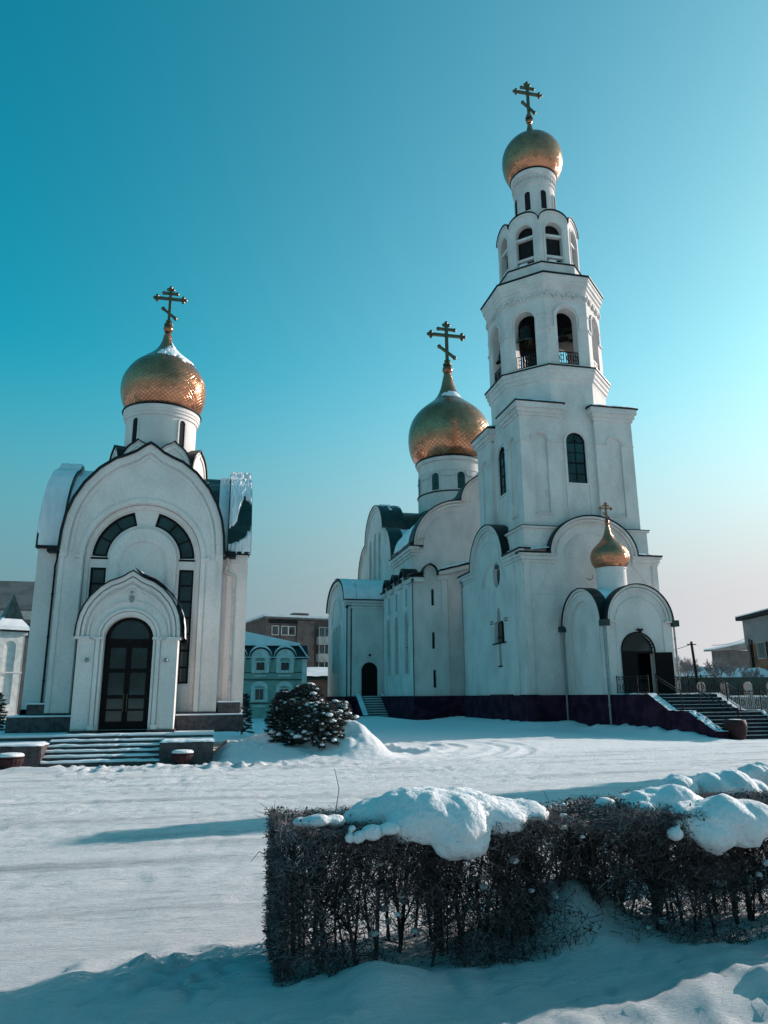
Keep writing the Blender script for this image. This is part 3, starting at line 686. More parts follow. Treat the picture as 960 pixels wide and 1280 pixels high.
def domesurf(c, pr):
    d = [0]
    for a, b in zip(pr, pr[1:]): d.append(d[-1]+math.hypot(a[0]-b[0], a[1]-b[1]))
    def fn(u, v):
        x = v*d[-1]; k = 0
        while k < len(d)-2 and d[k+1] < x: k += 1
        f_ = (x-d[k])/(d[k+1]-d[k]); r = pr[k][0]+(pr[k+1][0]-pr[k][0])*f_; z = pr[k][1]+(pr[k+1][1]-pr[k][1])*f_
        dr_, dz = pr[k+1][0]-pr[k][0], pr[k+1][1]-pr[k][1]; l = math.hypot(dr_, dz)
        an = u*2*PI; n = Vector((math.cos(an)*dz/l, math.sin(an)*dz/l, -dr_/l))
        return Vector((c[0]+r*math.cos(an), c[1]+r*math.sin(an), z)), n
    return fn
def dmask(u, v):
    an = (u*360+180) % 360-180         # patch around azimuth -35 deg, upper shoulder
    return .55-abs(an+40)/62*.55-((v-.70)/.17)**2*.42+.22*float(fbm(u*40, v*22, 3))
snow_sheet('snow', ch, domesurf((DX, DY), pr_), 180, 90, dmask, .045, .01)
# a little snow also behind the roof ridge
obj('snow', MB().oct((DX, DY), [(2.2, 11.16), (1.72, 11.52), (1.6, 11.5)]), 'snow', ch)

# ---- chapel steps and cheek blocks
st = thing('stone_steps', (-3.3, 25.6, 0), 'broad snow covered steps leading up to the glazed chapel door', 'steps')
NS = 6; y0 = 24.75; run = .30
for i in range(NS):
    z = (i+1)*FRZ/NS; ya = y0+i*run
    s_ = obj('step', MB().box(-4.98, -1.56, ya, y0+NS*run+.1, z-FRZ/NS+.001, z-.015), 'granite', st)
    nx = 50; mb = MB(); yb = ya+run+.0
    # uneven snow lip on each tread
    for k in range(nx+1):
        x = -4.98+3.42*k/nx; w1 = .5+.5*float(fbm(x*3+i*5, i*3.3, 3)); path = math.exp(-((x+2.95-.1*(5-i)*.2)/.55)**2)
        th = .035+.035*w1; fy = ya-.03+.10*max(0, w1-.55)+.13*path*abs(float(fbm(x*8, i*7.1, 2)))
        mb.v += [(x, fy, z-.016), (x, fy-.005, z-.016+th*.7), (x, fy+.05, z-.016+th), (x, yb+.02, z-.016+th+.012)]
    for k in range(nx):
        for j in range(3): a = k*4+j; mb.f.append((a, a+4, a+5, a+1))
    obj('snow', mb, 'snow', s_, smooth=True)
def cheek(x0, x1, y0, y1, h, label, open_right):
    c = thing('cheek_block', ((x0+x1)/2, (y0+y1)/2, 0), label, 'stone block')
    obj('core', MB().box(x0+.02, x1-.02, y0+.02, y1, -.2, h-.01), 'granite', c)
    n = max(1, round((x1-x0)/.85)); w_ = (x1-x0)/n
    for i in range(n):
        for z0, z1 in ((.0, h*.5-.006), (h*.5+.006, h-.012)):
            obj('stone_slab', MB().box(x0+i*w_+.008, x0+(i+1)*w_-.008, y0, y0+.04, z0, z1), 'granite', c)
    xs = x1 if open_right else x0
    for i in range(3):
        for z0, z1 in ((.0, h*.5-.006), (h*.5+.006, h-.012)):
            ya = y0+.04+i*(y1-y0-.04)/3; obj('stone_slab', MB().box(xs-.02, xs+.02, ya+.008, ya+(y1-y0-.04)/3-.008, z0, z1), 'granite', c)
    def fn(u, v): return Vector((x0-.03+(x1-x0+.06)*u, y0-.03+(y1-y0+.03)*v, h-.012)), Vector((0, 0, 1))
    snow_sheet('snow', c, fn, 40, 30, lambda u, v: min(u, 1-u, v)*4+.02, .07, .015)
    return c
cheek(-9.3, -5.0, 24.7, 26.38, .63, 'snow topped dark stone block at the left of the chapel steps', True)
cheek(-1.58, .03, 24.7, 26.38, .66, 'snow topped dark stone block at the right of the chapel steps, behind a planter', False)

# ================================================================== CATHEDRAL
TX, TY = 24.35, 50.0
ca = thing('cathedral', (TX, TY, 0), 'large white cathedral with tall octagonal bell tower, golden domes and dark violet plinth', 'cathedral')
def P_(name, mb, m_='plaster2', parent=None, **k): return obj(name, mb, m_, parent or ca, **k)
# ---- tower ground block (X 19.4..29.3, Y 45.05..57)
BX0, BX1, BY0, BY1 = 19.42, 29.28, 45.05, 57.5
EV = 11.15
FB = frame((24.5, BY0), (1, 0), (0, -1))           # front face
FL = frame((BX0, 51.3), (0, -1), (-1, 0))          # left face; s>0 is nearer the camera
FR = frame((BX1, 51.3), (0, 1), (1, 0))
ZB = 2.0
def zak(F, s0, s1, c, r, ev, apex, holes=(), mouldings=True, th=.6, rings=((.12, .2, .12), (.5, .62, .06), (1.15, 1.22, .04)), z0=ZB, name='wall', toff=0.):
    """wall with one round gable centred at c on top of a straight eave"""
    ri = apex-ev
    outer = [(s0, z0), (s1, z0), (s1, ev)]+[(x, z) for x, z in arc(c, ev, r, ri, 0, 180, 28)]+[(s0, ev)]
    w = P_(name, MB().slab(F, outer, holes, toff, -th))
    e = MB().band(F, arc(c, ev, r, ri, 0, 180, 28), arc(c, ev, r+.07, ri+.07, 0, 180, 28), .32, -1.3)
    for a, b in ((s0, c-r), (c+r, s1)): 
        if abs(b-a) > .05: e.fbox(F, min(a, b)-(.32 if a == s0 else 0), max(a, b)+(.32 if b == s1 else 0), ev-.0, ev+.10, .36, -.5)
    obj('roof_edge', e, 'trim', w)
    mo = MB()
    for k0, k1, tt in ((.01, .16, .28), (.19, .34, .18))+tuple(rings[1:]):
        mo.band(F, arc(c, ev-.02, r-k1, ri-k1, 0, 180, 30), arc(c, ev-.02, r-k0, ri-k0, 0, 180, 30), tt, -.01)
    for a, b in ((s0, c-r+.36), (c+r-.36, s1)):
        lo_, hi_ = min(a, b), max(a, b)
        mo.fbox(F, lo_-(.28 if a == s0 else 0), hi_+(.28 if b == s1 else 0), ev-.16, ev-.005, .28, -.01)
        mo.fbox(F, lo_-(.18 if a == s0 else 0), hi_+(.18 if b == s1 else 0), ev-.42, ev-.17, .18, -.01)
        mo.fbox(F, lo_-(.09 if a == s0 else 0), hi_+(.09 if b == s1 else 0), ev-.62, ev-.43, .09, -.01)
    obj('cornice', mo, 'plaster2', w)
    return w
s0, s1 = BX0-24.5, BX1-24.5
fw = zak(FB, s0, s1, .05, 3.2, EV, 13.85, holes=[arc(.1, 10.35, .85, .85, 0, 342, 19)])
P_('oculus', MB().slab(FB, arc(.1, 10.35, .9, .9, 0, 342, 19), (), -.08, -.3), 'plaster2', fw)
q = MB(); # big blind arch mouldings and impost strips on the front
q.band(FB, arc(-1.2, 8.6, 2.55, 2.3, 90, 180, 14), arc(-1.2, 8.6, 2.62, 2.38, 90, 180, 14), .04, -.01)
q.band(FB, arc(1.3, 8.4, 2.6, 2.6, 0, 75, 14), arc(1.3, 8.4, 2.68, 2.68, 0, 75, 14), .04, -.01)
q.fbox(FB, s0+.02, s0+.42, ZB+.02, EV-.62, .10, -.01); q.fbox(FB, s1-.42, s1-.02, ZB+.02, EV-.62, .10, -.01)
q.fbox(FB, s0+.42, s0+2.0, 8.45, 8.51, .05, -.01)
q.fbox(FB, -2.75, -2.0, 6.9, 6.98, .06, -.01); q.fbox(FB, -2.75, -2.9, 4.2, 6.98, .05, -.01)
obj('pilaster', q, 'plaster2', fw)
# left face: round window and stepped cross-shaped window
crs = [(-.85, 5.62), (-.85, 6.9)]+arc(-.5, 6.9, .35, .35, 180, 90, 6)[1:]
def crosswin():
    p = [(-.20, 4.0), (.20, 4.0), (.20, 5.62), (.62, 5.62), (.62, 6.75)]+arc(.40, 6.75, .22, .35, 0, 90, 4)[1:]+[(.24, 7.1)]+[(.24, 7.35)]+arc(0, 7.35, .24, .62, 0, 180, 8)[1:]
    return p+[(-x, z) for x, z in p[4:10][::-1]]+[(-.62, 5.62), (-.20, 5.62)]
cw = crosswin()
cw = [(-.24, 4.0), (.24, 4.0), (.24, 5.6), (.95, 5.6), (.95, 6.7)]+arc(.60, 6.7, .35, .40, 0, 90, 5)[1:]+[(.34, 7.1), (.34, 7.3)]+arc(0, 7.3, .34, .75, 0, 180, 10)[1:]+[(-.34, 7.1)]+arc(-.60, 6.7, .35, .40, 90, 180, 5)+[(-.95, 5.6), (-.24, 5.6)]
cwS = [(x+1.55, z) for x, z in cw]
SLO, SHI = 51.3-BY1, 51.3-BY0-.004
lw = zak(FL, SLO, SHI, -.05, 3.45, EV+.25, 14.35, holes=[arc(1.45, 10.45, .72, .92, 0, 342, 19), cwS], th=.8, toff=.004)
lw['label'] = 'side wall with round window and cross shaped window'
obj('pane', MB().slab(FL, arc(1.45, 10.45, .75, .95, 0, 342, 19), (), -.32, -.36), 'glass', lw)
obj('pane', MB().slab(FL, [(1.55+x*1.02, 5.55+(z-5.55)*1.02) for x, z in cw], (), -.26, -.30), 'glass', lw)
q = MB()
q.tube(FL(1.55, 4.0, -.22), FL(1.55, 7.9, -.22), .05, seg=4); q.fbox(FL, .62, 2.48, 5.95, 6.05, -.2, -.25); q.fbox(FL, 1.2, 1.9, 3.92, 4.02, .06, -.4)
q.fbox(FL, .28, 1.32, 5.52, 5.6, .08, -.4) ; q.fbox(FL, 1.78, 2.82, 5.52, 5.6, .08, -.4)
obj('window_bars', q, 'wood', lw)
q = MB()
for dz in (0, .17):
    q.fbox(FL, -.1-.05*dz, .45, 7.0+dz, 7.05+dz, .06, -.01); q.fbox(FL, 2.6, 3.2, 7.0+dz, 7.05+dz, .06, -.01)
q.fbox(FL, -.5, 3.6, 1.98, 2.06, .12, -.01)
obj('relief_lines', q, 'trim', lw)
q = MB()
for a, b in ((SHI-.42, SHI-.02), (SLO+.02, SLO+.5), (SHI-1.5, SHI-1.3)): q.fbox(FL, a, b, ZB+.02, EV-.62, .10, -.01)
for r_ in (2.3, 2.6): q.band(FL, arc(1.0, 9.0, r_, r_, 20, 160, 20), arc(1.0, 9.0, r_+.06, r_+.06, 20, 160, 20), .05, -.01)
q.fbox(FL, SHI-1.3, SHI-.42, 8.45, 8.51, .05, -.01)
obj('pilaster', q, 'plaster2', lw)
P_('wall', MB().slab(FR, [(-6.2, ZB), (6.2, ZB), (6.2, EV)]+arc(.05, EV, 3.45, 3.1, 0, 180, 24)+[(-6.2, EV)], (), 0, -.6), 'plaster2')
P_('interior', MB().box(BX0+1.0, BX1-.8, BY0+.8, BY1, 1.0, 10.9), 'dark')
# roof behind the gables: crossing barrels and a flat deck with snow
P_('roof', MB().box(BX0+.1, BX1-.1, BY0+.1, BY1, 10.95, EV+.02), 'roof')
P_('gable_roof', MB().slab(FB, arc(.05, EV, 3.1, 2.6, 0, 180, 20), (), -.61, -11.5).slab(FL, arc(-.05, EV+.26, 3.3, 2.95, 0, 180, 20), (), -.81, -9.0), 'roof')
def deck(x0, x1, y0, y1, z, parent=ca, th=.12, slope=(0, 0), amp=.03):
    def fn(u, v): return Vector((x0+(x1-x0)*u, y0+(y1-y0)*v, z+slope[0]*u+slope[1]*v)), Vector((0, 0, 1))
    return snow_sheet('snow', parent, fn, 24, 24, lambda u, v: min(u, 1-u, v, 1-v)*4+.05, th, amp)
deck(BX0-.2, 21.4, BY0-.2, 47.3, EV+.11, th=.12, slope=(.25, .3)); deck(27.8, BX1+.25, BY0-.2, 47.5, EV+.11, th=.12, slope=(-.1, .3))
deck(BX0-.2, BX0+1.2, 45.4, 47.9, EV+.13, th=.16)
# ---- plinth of the whole cathedral
pl = MB().box(BX0-.22, BX1+.2, BY0-.22, 57.4, -.3, ZB-.01)
P_('plinth', pl, 'plinth'); P_('plinth', MB().box(BX0-.27, BX0+.55, BY0-.27, BY0+.9, -.3, ZB+.03), 'plinth', label='projecting corner of the plinth')
# ---- square stage base and corner piers
P_('shaft_base', MB().box(TX-4.62, TX+4.62, TY-4.62, TY+4.62, 10.9, 12.95).box(TX-4.75, TX+4.75, TY-4.75, TY+4.75, 12.95, 13.10), 'plaster2')
P_('ledge_edge', MB().box(TX-4.80, TX+4.80, TY-4.80, TY+4.80, 13.10, 13.14), 'trim')
C8 = (TX, TY)
faces = []
for i in range(8):
    a = -PI/2+i*PI/4; n = (math.cos(a), math.sin(a)); faces.append(frame(C8, (-n[1], n[0]), n))
AP = 4.05; HWF = AP*math.tan(PI/8)
for i, F in enumerate(faces):
    if i % 2 == 0:
        w = P_('shaft_wall', MB().slab(F, rect(-HWF, HWF, 13.1, 24.35), [arch(0, .73, 16.5, 19.55)], AP, AP-.5), 'plaster2')
        window(w, F, 0, .73, 16.5, 19.55, AP-.12, bar=.08, v=[0], h=[17.25, 18.0, 18.75], fan=True, thick=.12, split=False) if i not in (0, 6) else None
        q = MB().band(F, arc(0, 19.55, .82, .82, 0, 180, 18), arc(0, 19.55, .94, .94, 0, 180, 18), AP+.05, AP-.01)
        for s in (-1, 1): q.fbox(F, *sorted((s*.82, s*.94)), 13.2, 19.55, AP+.05, AP-.01); q.fbox(F, *sorted((s*.82, s*1.3)), 19.45, 19.53, AP+.04, AP-.01)
        q.fbox(F, -.82, .82, 16.38, 16.49, AP+.07, AP-.01)
        obj('window_surround', q, 'plaster2', w)
    else:
        P_('shaft_wall', MB().slab(F, rect(-HWF, HWF, 21.5, 24.35), (), AP, AP-.5), 'plaster2')
# the two windows in view: frame part of the cathedral, each pane of its own
for F in (faces[0], faces[6]):
    mbw = MB().slab(F, arch(0, .73, 16.5, 19.55), [arch(0, .66, 16.57, 19.55)], AP-.10, AP-.22)
    for z, b in ((17.22, .018), (18.02, .045), (18.8, .018), (19.55, .04)): mbw.fbox(F, -.67, .67, z-b, z+b, AP-.11, AP-.21)
    mbw.fbox(F, -.02, .02, 16.5, 20.2, AP-.115, AP-.2)
    for a in (35, 62, 118, 145): mbw.tube(F(.15*math.cos(math.radians(a)), 19.55+.15*math.sin(math.radians(a)), AP-.15), F(.68*math.cos(math.radians(a)), 19.55+.68*math.sin(math.radians(a)), AP-.15), .018, seg=4)
    mbw.band(F, arc(0, 19.55, .13, .13, 0, 180, 8), arc(0, 19.55, .17, .17, 0, 180, 8), AP-.12, AP-.2)
    w = P_('window', mbw, 'wood')
    zs = [16.55, 17.22, 18.02, 18.8, 19.55]
    for a, b in zip(zs, zs[1:]):
        for x0, x1 in ((-.68, -.01), (.01, .68)): obj('pane', MB().slab(F, rect(x0, x1, a+.01, b-.01), (), AP-.16, AP-.18), 'glass', w, fixn=False)
    obj('pane', MB().slab(F, arch_open(0, .68, 19.55), (), AP-.162, AP-.18), 'glass', w, fixn=False)
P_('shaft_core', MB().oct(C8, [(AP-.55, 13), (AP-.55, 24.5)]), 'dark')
PH = 4.35; PW = 2.95
for sx in (-1, 1):
    for sy in (-1, 1):
        xa, xb = sorted((TX+sx*PH, TX+sx*(PH-PW))); ya, yb = sorted((TY+sy*PH, TY+sy*(PH-PW)))
        k = .14
        x0c, x1c = (xa+k, xb) if sx < 0 else (xa, xb-k); y0c, y1c = (ya+k, yb) if sy < 0 else (ya, yb-k)
        kk_ = 0
        pi_ = P_('corner_pier', MB().box(x0c, x1c, y0c, y1c, 13.05, 21.1), 'plaster2')
        for F in (frame(((xa+xb)/2, TY+sy*PH), (1, 0), (0, sy)), frame((TX+sx*PH, (ya+yb)/2), (0, 1), (sx, 0))):
            h = PW/2; hs = h-.003*kk_; tf = .004*kk_; kk_ += 1
            obj('pier_face', MB().slab(F, rect(-hs, hs, 13.12, 21.2), [arch(-.0, .52, 14.15, 19.4)], tf, -k), 'plaster2', pi_)
            q = MB().band(F, arc(0, 19.4, .60, .60, 0, 180, 16), arc(0, 19.4, .70, .70, 0, 180, 16), .06, -.01)
            for s in (-1, 1): q.fbox(F, *sorted((s*.60, s*(h+.0))), 19.32, 19.42, .06, -.01)
            q.fbox(F, -.6, .6, 14.05, 14.14, .08, -.01)
            obj('band', q, 'plaster2', pi_)
        co = MB(); ri_ = []
        for e, z0, z1 in ((.10, 21.2, 21.42), (.22, 21.42, 21.72), (.36, 21.72, 22.12)):
            co.box(xa-e, xb+e*.9, ya-e, yb+e*.9, z0, z1)
        obj('cornice', co, 'plaster2', pi_)
        ee = .44
        obj('roof_edge', MB().box(xa-ee, xb+ee, ya-ee, yb+ee, 22.12, 22.20), 'trim', pi_)
        # low sloped roof rising to the shaft, snow on it
        X0, X1, Y0, Y1 = xa-.4, xb+.4, ya-.4, yb+.4
        ix = X1 if sx < 0 else X0; iy = Y1 if sy < 0 else Y0
        vs = [(X0, Y0, 22.2), (X1, Y0, 22.2), (X1, Y1, 22.2), (X0, Y1, 22.2), (ix-sx*-1*.0, iy, 23.0)]
        ap_ = (ix, iy, 22.9)
        vs[4] = ap_
        obj('roof', MB().add(vs, [(0, 1, 4), (1, 2, 4), (2, 3, 4), (3, 0, 4)]) and None or (lambda m_: (m_.add(vs, [(0, 1, 4), (1, 2, 4), (2, 3, 4), (3, 0, 4)]), m_)[1])(MB()), 'roof', pi_)
        def fn(u, v, X0=X0, X1=X1, Y0=Y0, Y1=Y1, ix=ix, iy=iy):
            x = X0+(X1-X0)*u; y = Y0+(Y1-Y0)*v
            d = 1-max(abs(x-ix)/(X1-X0), abs(y-iy)/(Y1-Y0)); return Vector((x, y, 22.2+.7*d)), Vector((0, 0, 1))
        snow_sheet('snow', pi_, fn, 24, 24, lambda u, v: min(u, 1-u, v, 1-v)*3+.03, .14, .03)
# ---- octagon cornice under the belfry
P_('cornice', MB().oct(C8, [(4.05, 24.0), (4.12, 24.3), (4.2, 24.32), (4.22, 24.6), (4.30, 24.64), (4.32, 24.92), (4.42, 24.96), (4.42, 25.22)]), 'plaster2')
P_('roof_edge', MB().oct(C8, [(4.46, 25.22), (4.50, 25.23), (4.50, 25.31), (4.0, 25.42)]), 'trim')
# ---- belfry
BZ0, BZ1 = 25.35, 32.0
bp = MB().slab(faces[0], rect(-HWF, HWF, BZ0, BZ1), [arch(0, .80, BZ0+.25, 29.35)], AP, AP-.75)
for i, F in enumerate(faces):
    w = P_('belfry_wall', MB().slab(F, rect(-HWF, HWF, BZ0, BZ1), [arch(0, .80, BZ0+.25, 29.35)], AP, AP-.75), 'plaster2')
    q = MB().band(F, arc(0, 29.35, .93, .93, 0, 180, 20), arc(0, 29.35, 1.08, 1.08, 0, 180, 20), AP+.12, AP-.01)
    for s in (-1, 1):
        q.fbox(F, *sorted((s*.93, s*1.08)), 28.5, 29.35, AP+.12, AP-.01)
        q.fbox(F, *sorted((s*.93, s*HWF)), 28.36, 28.5, AP+.09, AP-.01)
        q.fbox(F, *sorted((s*1.15, s*HWF)), 29.55, 29.62, AP+.05, AP-.01)
    obj('arch_moulding', q, 'plaster2', w)
    q = MB()
    for k in range(4):
        cx_ = -HWF+.42+k*.84
        q.band(F, arc(cx_, 31.02, .24, .24, 0, 180, 8), arc(cx_, 31.02, .38, .38, 0, 180, 8), AP+.17, AP-.01)
        if k < 3: q.fbox(F, cx_+.23, cx_+.61, 30.93, 31.05, AP+.17, AP-.01)
    q.fbox(F, -HWF-.02, -HWF+.17, 30.93, 31.06, AP+.12, AP-.01); q.fbox(F, HWF-.17, HWF+.02, 30.93, 31.06, AP+.12, AP-.01)
    obj('arcaded_frieze', q, 'plaster2', w)
    # wrought iron guard
    r_ = MB()
    for z in (25.68, 26.6): r_.fbox(F, -.8, .8, z, z+.05, AP-.1, AP-.15)
    for k in range(9): r_.fbox(F, -.8+k*.195, -.76+k*.195, 25.6, 26.62, AP-.10, AP-.14)
    for k in (-.55, .0, .55): r_.band(F, arc(k, 26.15, .14, .2, 0, 360, 12), arc(k, 26.15, .18, .24, 0, 360, 12), AP-.09, AP-.13)
    obj('guard_rail', r_, 'iron', w)
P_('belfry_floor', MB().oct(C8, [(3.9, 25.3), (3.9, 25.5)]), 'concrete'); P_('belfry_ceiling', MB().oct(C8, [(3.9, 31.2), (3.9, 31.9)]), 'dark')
bm_ = MB()
for y_ in (-.9, .9): bm_.tube((TX-3.3, TY+y_, 30.3), (TX+3.3, TY+y_, 30.3), .14, seg=6)
for x_ in (-1.9, 0, 1.9): bm_.tube((TX+x_, TY-3.3, 30.55), (TX+x_, TY+3.3, 30.55), .14, seg=6)
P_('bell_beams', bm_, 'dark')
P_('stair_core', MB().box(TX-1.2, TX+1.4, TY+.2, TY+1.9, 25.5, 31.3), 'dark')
P_('cornice', MB().oct(C8, [(4.05, 31.45), (4.13, 31.55), (4.13, 31.8), (4.24, 31.86), (4.24, 32.1), (4.36, 32.16), (4.36, 32.45), (4.44, 32.5), (4.44, 32.72)]), 'plaster2')
P_('roof_edge', MB().oct(C8, [(4.48, 32.72), (4.53, 32.74), (4.53, 32.84), (3.5, 33.05)]), 'trim')
P_('parapet', MB().oct(C8, [(3.35, 32.95), (3.32, 34.32)]), 'plaster2')
P_('roof_edge', MB().oct(C8, [(3.40, 34.32), (3.42, 34.34), (3.40, 34.42), (2.9, 34.5)]), 'trim')
# ---- upper lantern stage with round gables
UP_ = 2.98; hwu = UP_*math.tan(PI/8)
for F in faces:
    w = P_('lantern_wall', MB().slab(F, [(-hwu, 34.4), (hwu, 34.4)]+arc(0, 38.35, hwu, .95, 0, 180, 14), [arch(0, .70, 34.75, 37.55, .72)], UP_, UP_-.5), 'plaster2')
    q = MB().band(F, arc(0, 37.55, .80, .82, 0, 180, 16), arc(0, 37.55, .90, .92, 0, 180, 16), UP_+.05, UP_-.01)
    q.band(F, arc(0, 38.30, hwu-.12, .80, 0, 180, 14), arc(0, 38.33, hwu, .93, 0, 180, 14), UP_+.08, UP_-.01)
    for s in (-1, 1): q.fbox(F, *sorted((s*.80, s*.90)), 34.6, 37.55, UP_+.05, UP_-.01)
    obj('arch_moulding', q, 'plaster2', w)
    obj('roof_edge', MB().band(F, arc(0, 38.35, hwu, .95, 0, 180, 14), arc(0, 38.36, hwu+.05, 1.03, 0, 180, 14), UP_+.14, UP_-.6), 'trim', w)
    obj('cross_beam', MB().fbox(F, -.72, .72, 37.0, 37.22, UP_-.10, UP_-.4).fbox(F, -.72, .72, 35.15, 35.37, UP_-.10, UP_-.4), 'plaster2', w)
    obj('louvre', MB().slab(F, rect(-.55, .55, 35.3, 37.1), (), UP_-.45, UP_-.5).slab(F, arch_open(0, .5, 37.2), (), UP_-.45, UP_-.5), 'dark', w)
    obj('snow', MB().fbox(F, -.55, .1, 34.76, 34.92, UP_-.05, UP_-.4), 'snow', w)
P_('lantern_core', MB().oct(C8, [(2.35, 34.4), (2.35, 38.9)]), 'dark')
P_('lantern_roof', MB().oct(C8, [(2.9, 38.5), (2.6, 39.0), (1.8, 39.6)]), 'roof')
ud = P_('upper_drum', MB().lathe(C8, [(1.72, 38.8), (1.72, 39.9), (1.66, 39.95), (1.66, 42.85), (1.76, 42.9), (1.76, 43.0), (1.72, 43.05), (1.72, 43.75), (1.86, 43.8), (1.90, 44.15)], 64), 'plaster2', auto=30)
obj('roof_edge', MB().lathe(C8, [(1.95, 44.15), (1.99, 44.2), (1.97, 44.27), (1.7, 44.3)], 64), 'trim', ud, auto=30)
q = MB()
for i in range(36):
    a = 2*PI*i/36; n = (math.cos(a), math.sin(a)); Fd = frame(C8, (-n[1], n[0]), n)
    q.fbox(Fd, -.085, .085, 43.42, 43.56, 1.83, 1.70); q.fbox(Fd, -.09, -.05, 43.2, 43.5, 1.82, 1.70)
obj('dentils', q, 'plaster2', ud)
for i in range(8):
    a = -PI/2+i*PI/4; n = (math.cos(a), math.sin(a)); Fd = frame(C8, (-n[1], n[0]), n)
    wf = obj('window', MB().slab(Fd, arch(0, .30, 40.4, 41.95), [arch(0, .24, 40.45, 41.95)], 1.70, 1.2), 'plaster2', ud)
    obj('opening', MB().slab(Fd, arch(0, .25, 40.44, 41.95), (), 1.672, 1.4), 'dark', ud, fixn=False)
td = [(1.85, 44.25), (2.12, 44.55), (2.36, 45.05), (2.50, 45.7), (2.53, 46.3), (2.42, 46.95), (2.15, 47.5), (1.75, 47.98), (1.2, 48.35), (.74, 48.62), (.46, 48.95), (.28, 49.5), (.17, 50.0)]
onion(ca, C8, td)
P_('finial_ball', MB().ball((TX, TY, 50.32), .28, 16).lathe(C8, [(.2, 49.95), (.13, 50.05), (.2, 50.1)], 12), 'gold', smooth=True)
cross(ca, C8, 50.55, 54.4, 1.08, th=.21)
snow_sheet('snow', ca, domesurf(C8, smoothprof(td)), 120, 60, lambda u, v: .25-abs(((u*360+180) % 360-180)+60)/120*.3-((v-.78)/.045)**2*.25, .04, .01)

# ---- entrance porch
EX, EY = 24.1, 39.4; EHW = 2.12; ESP = 6.2; EAP = 8.32
FE = frame((EX, EY), (1, 0), (0, -1)); FEL = frame((EX-EHW, 42.2), (0, -1), (-1, 0)); FER = frame((EX+EHW, 42.2), (0, 1), (1, 0))
pc = P_('porch', MB().slab(FE, [(-EHW, ZB), (EHW, ZB)]+arc(0, ESP, EHW, EAP-ESP, 0, 180, 28), [arch(-.22, 1.02, ZB+.001, 4.45)], 0, -.45), 'plaster2')
def porchside(F, vis):
    o_ = [(-2.796, ZB), (2.796, ZB), (2.796, ESP)]+arc(0, ESP, 2.5, 2.2, 0, 180, 26)+[(-2.796, ESP)]
    return obj('porch_wall', MB().slab(F, o_, [arch(.0, 1.75, ZB+.3, 5.9, 1.75)] if vis else [], .004, -.2), 'plaster2', ca)
psl = porchside(FEL, True); porchside(FER, False)
obj('blind_arch', MB().slab(FEL, arch(0, 1.8, ZB+.2, 5.9), (), -.15, -.3), 'plaster2', psl)
for F, r_, rr, par in ((FE, EHW, EAP-ESP, pc), (FEL, 2.5, 2.2, psl), (FER, 2.5, 2.2, psl)):
    q = MB(); q.band(F, arc(0, ESP, r_-.14, rr-.14, 0, 180, 30), arc(0, ESP, r_, rr, 0, 180, 30), .16, -.01)
    q.band(F, arc(0, ESP, r_-.34, rr-.34, 0, 180, 30), arc(0, ESP, r_-.19, rr-.19, 0, 180, 30), .10, -.01)
    if F is FE: q.band(F, arc(0, ESP-.2, r_-.62, rr-.6, 0, 180, 30), arc(0, ESP-.2, r_-.55, rr-.53, 0, 180, 30), .05, -.01)
    for s in (-1, 1):
        if F is FE: q.fbox(F, *sorted((s*(r_-.5), s*r_)), ESP-.1, ESP, .18, -.01); q.fbox(F, *sorted((s*(r_-.62), s*(r_-.55))), ZB+.05, ESP-.2, .05, -.01)
        else: q.fbox(F, *sorted((s*1.95, s*2.02)), ZB+.1, ESP-.1, .06, -.01)
    obj('arch_moulding', q, 'plaster2', par)
    obj('roof_edge', MB().band(F, arc(0, ESP, r_, rr, 0, 180, 30), arc(0, ESP, r_+.06, rr+.06, 0, 180, 30), .24, -.5), 'trim', par)
P_('porch_roof', MB().slab(FE, arc(0, ESP, EHW-.42, EAP-ESP-.12, 0, 180, 24), (), -.45, -5.6), 'roof')
P_('porch_roof', MB().slab(FEL, arc(0, ESP+.01, 2.38, 2.08, 0, 180, 24), (), -.21, -2*EHW+.21), 'roof')
apf = arc(0, ESP, EHW-.40, EAP-ESP-.1, 0, 180, 24); apl = arc(0, ESP+.01, 2.40, 2.10, 0, 180, 24)
for pts, F, t0, t1 in ((apf[12:], FE, -.5, -5.5), (apf[:13][::-1], FE, -.5, -5.5), (apl[:13][::-1], FEL, -.3, -2.2), (apl[12:], FEL, -.3, -2.2)):
    snow_sheet('snow', ca, poly_surface(pts, F, t0, t1), 24, 30, lambda u, v: .95-u*.55+.3*float(fbm(u*5, v*9, 3)), .08, .03)
P_('gutter_box', MB().box(EX-EHW-.32, EX-EHW+.12, EY-.22, EY+.28, 5.88, 6.24), 'roof'); P_('gutter_box', MB().box(EX+EHW-.05, EX+EHW+.38, EY-.22, EY+.28, 5.88, 6.24), 'roof')
P_('gutter_box', MB().box(EX-EHW-.35, EX-EHW+.1, 44.55, 45.0, 5.95, 6.3), 'roof')
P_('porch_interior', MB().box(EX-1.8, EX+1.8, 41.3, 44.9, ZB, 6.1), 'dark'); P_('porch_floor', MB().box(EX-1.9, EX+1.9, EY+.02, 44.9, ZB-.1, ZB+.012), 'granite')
P_('plinth', MB().box(EX-EHW-.10, EX+EHW+.1, EY-.1, BY0-.23, -.3, ZB-.012), 'plinth')
q = MB()
for k0, k1, tt in ((0, .09, .07),): q.band(FE, [(a-.22, b) for a, b in arc(0, 4.45, 1.02-.0, 1.02, 0, 180, 20)], [(a-.22, b) for a, b in arc(0, 4.45, 1.10, 1.10, 0, 180, 20)], .06, -.3)
for s in (-1, 1): q.fbox(FE, *sorted((-.22+s*1.02, -.22+s*1.10)), ZB, 4.45, .06, -.3)
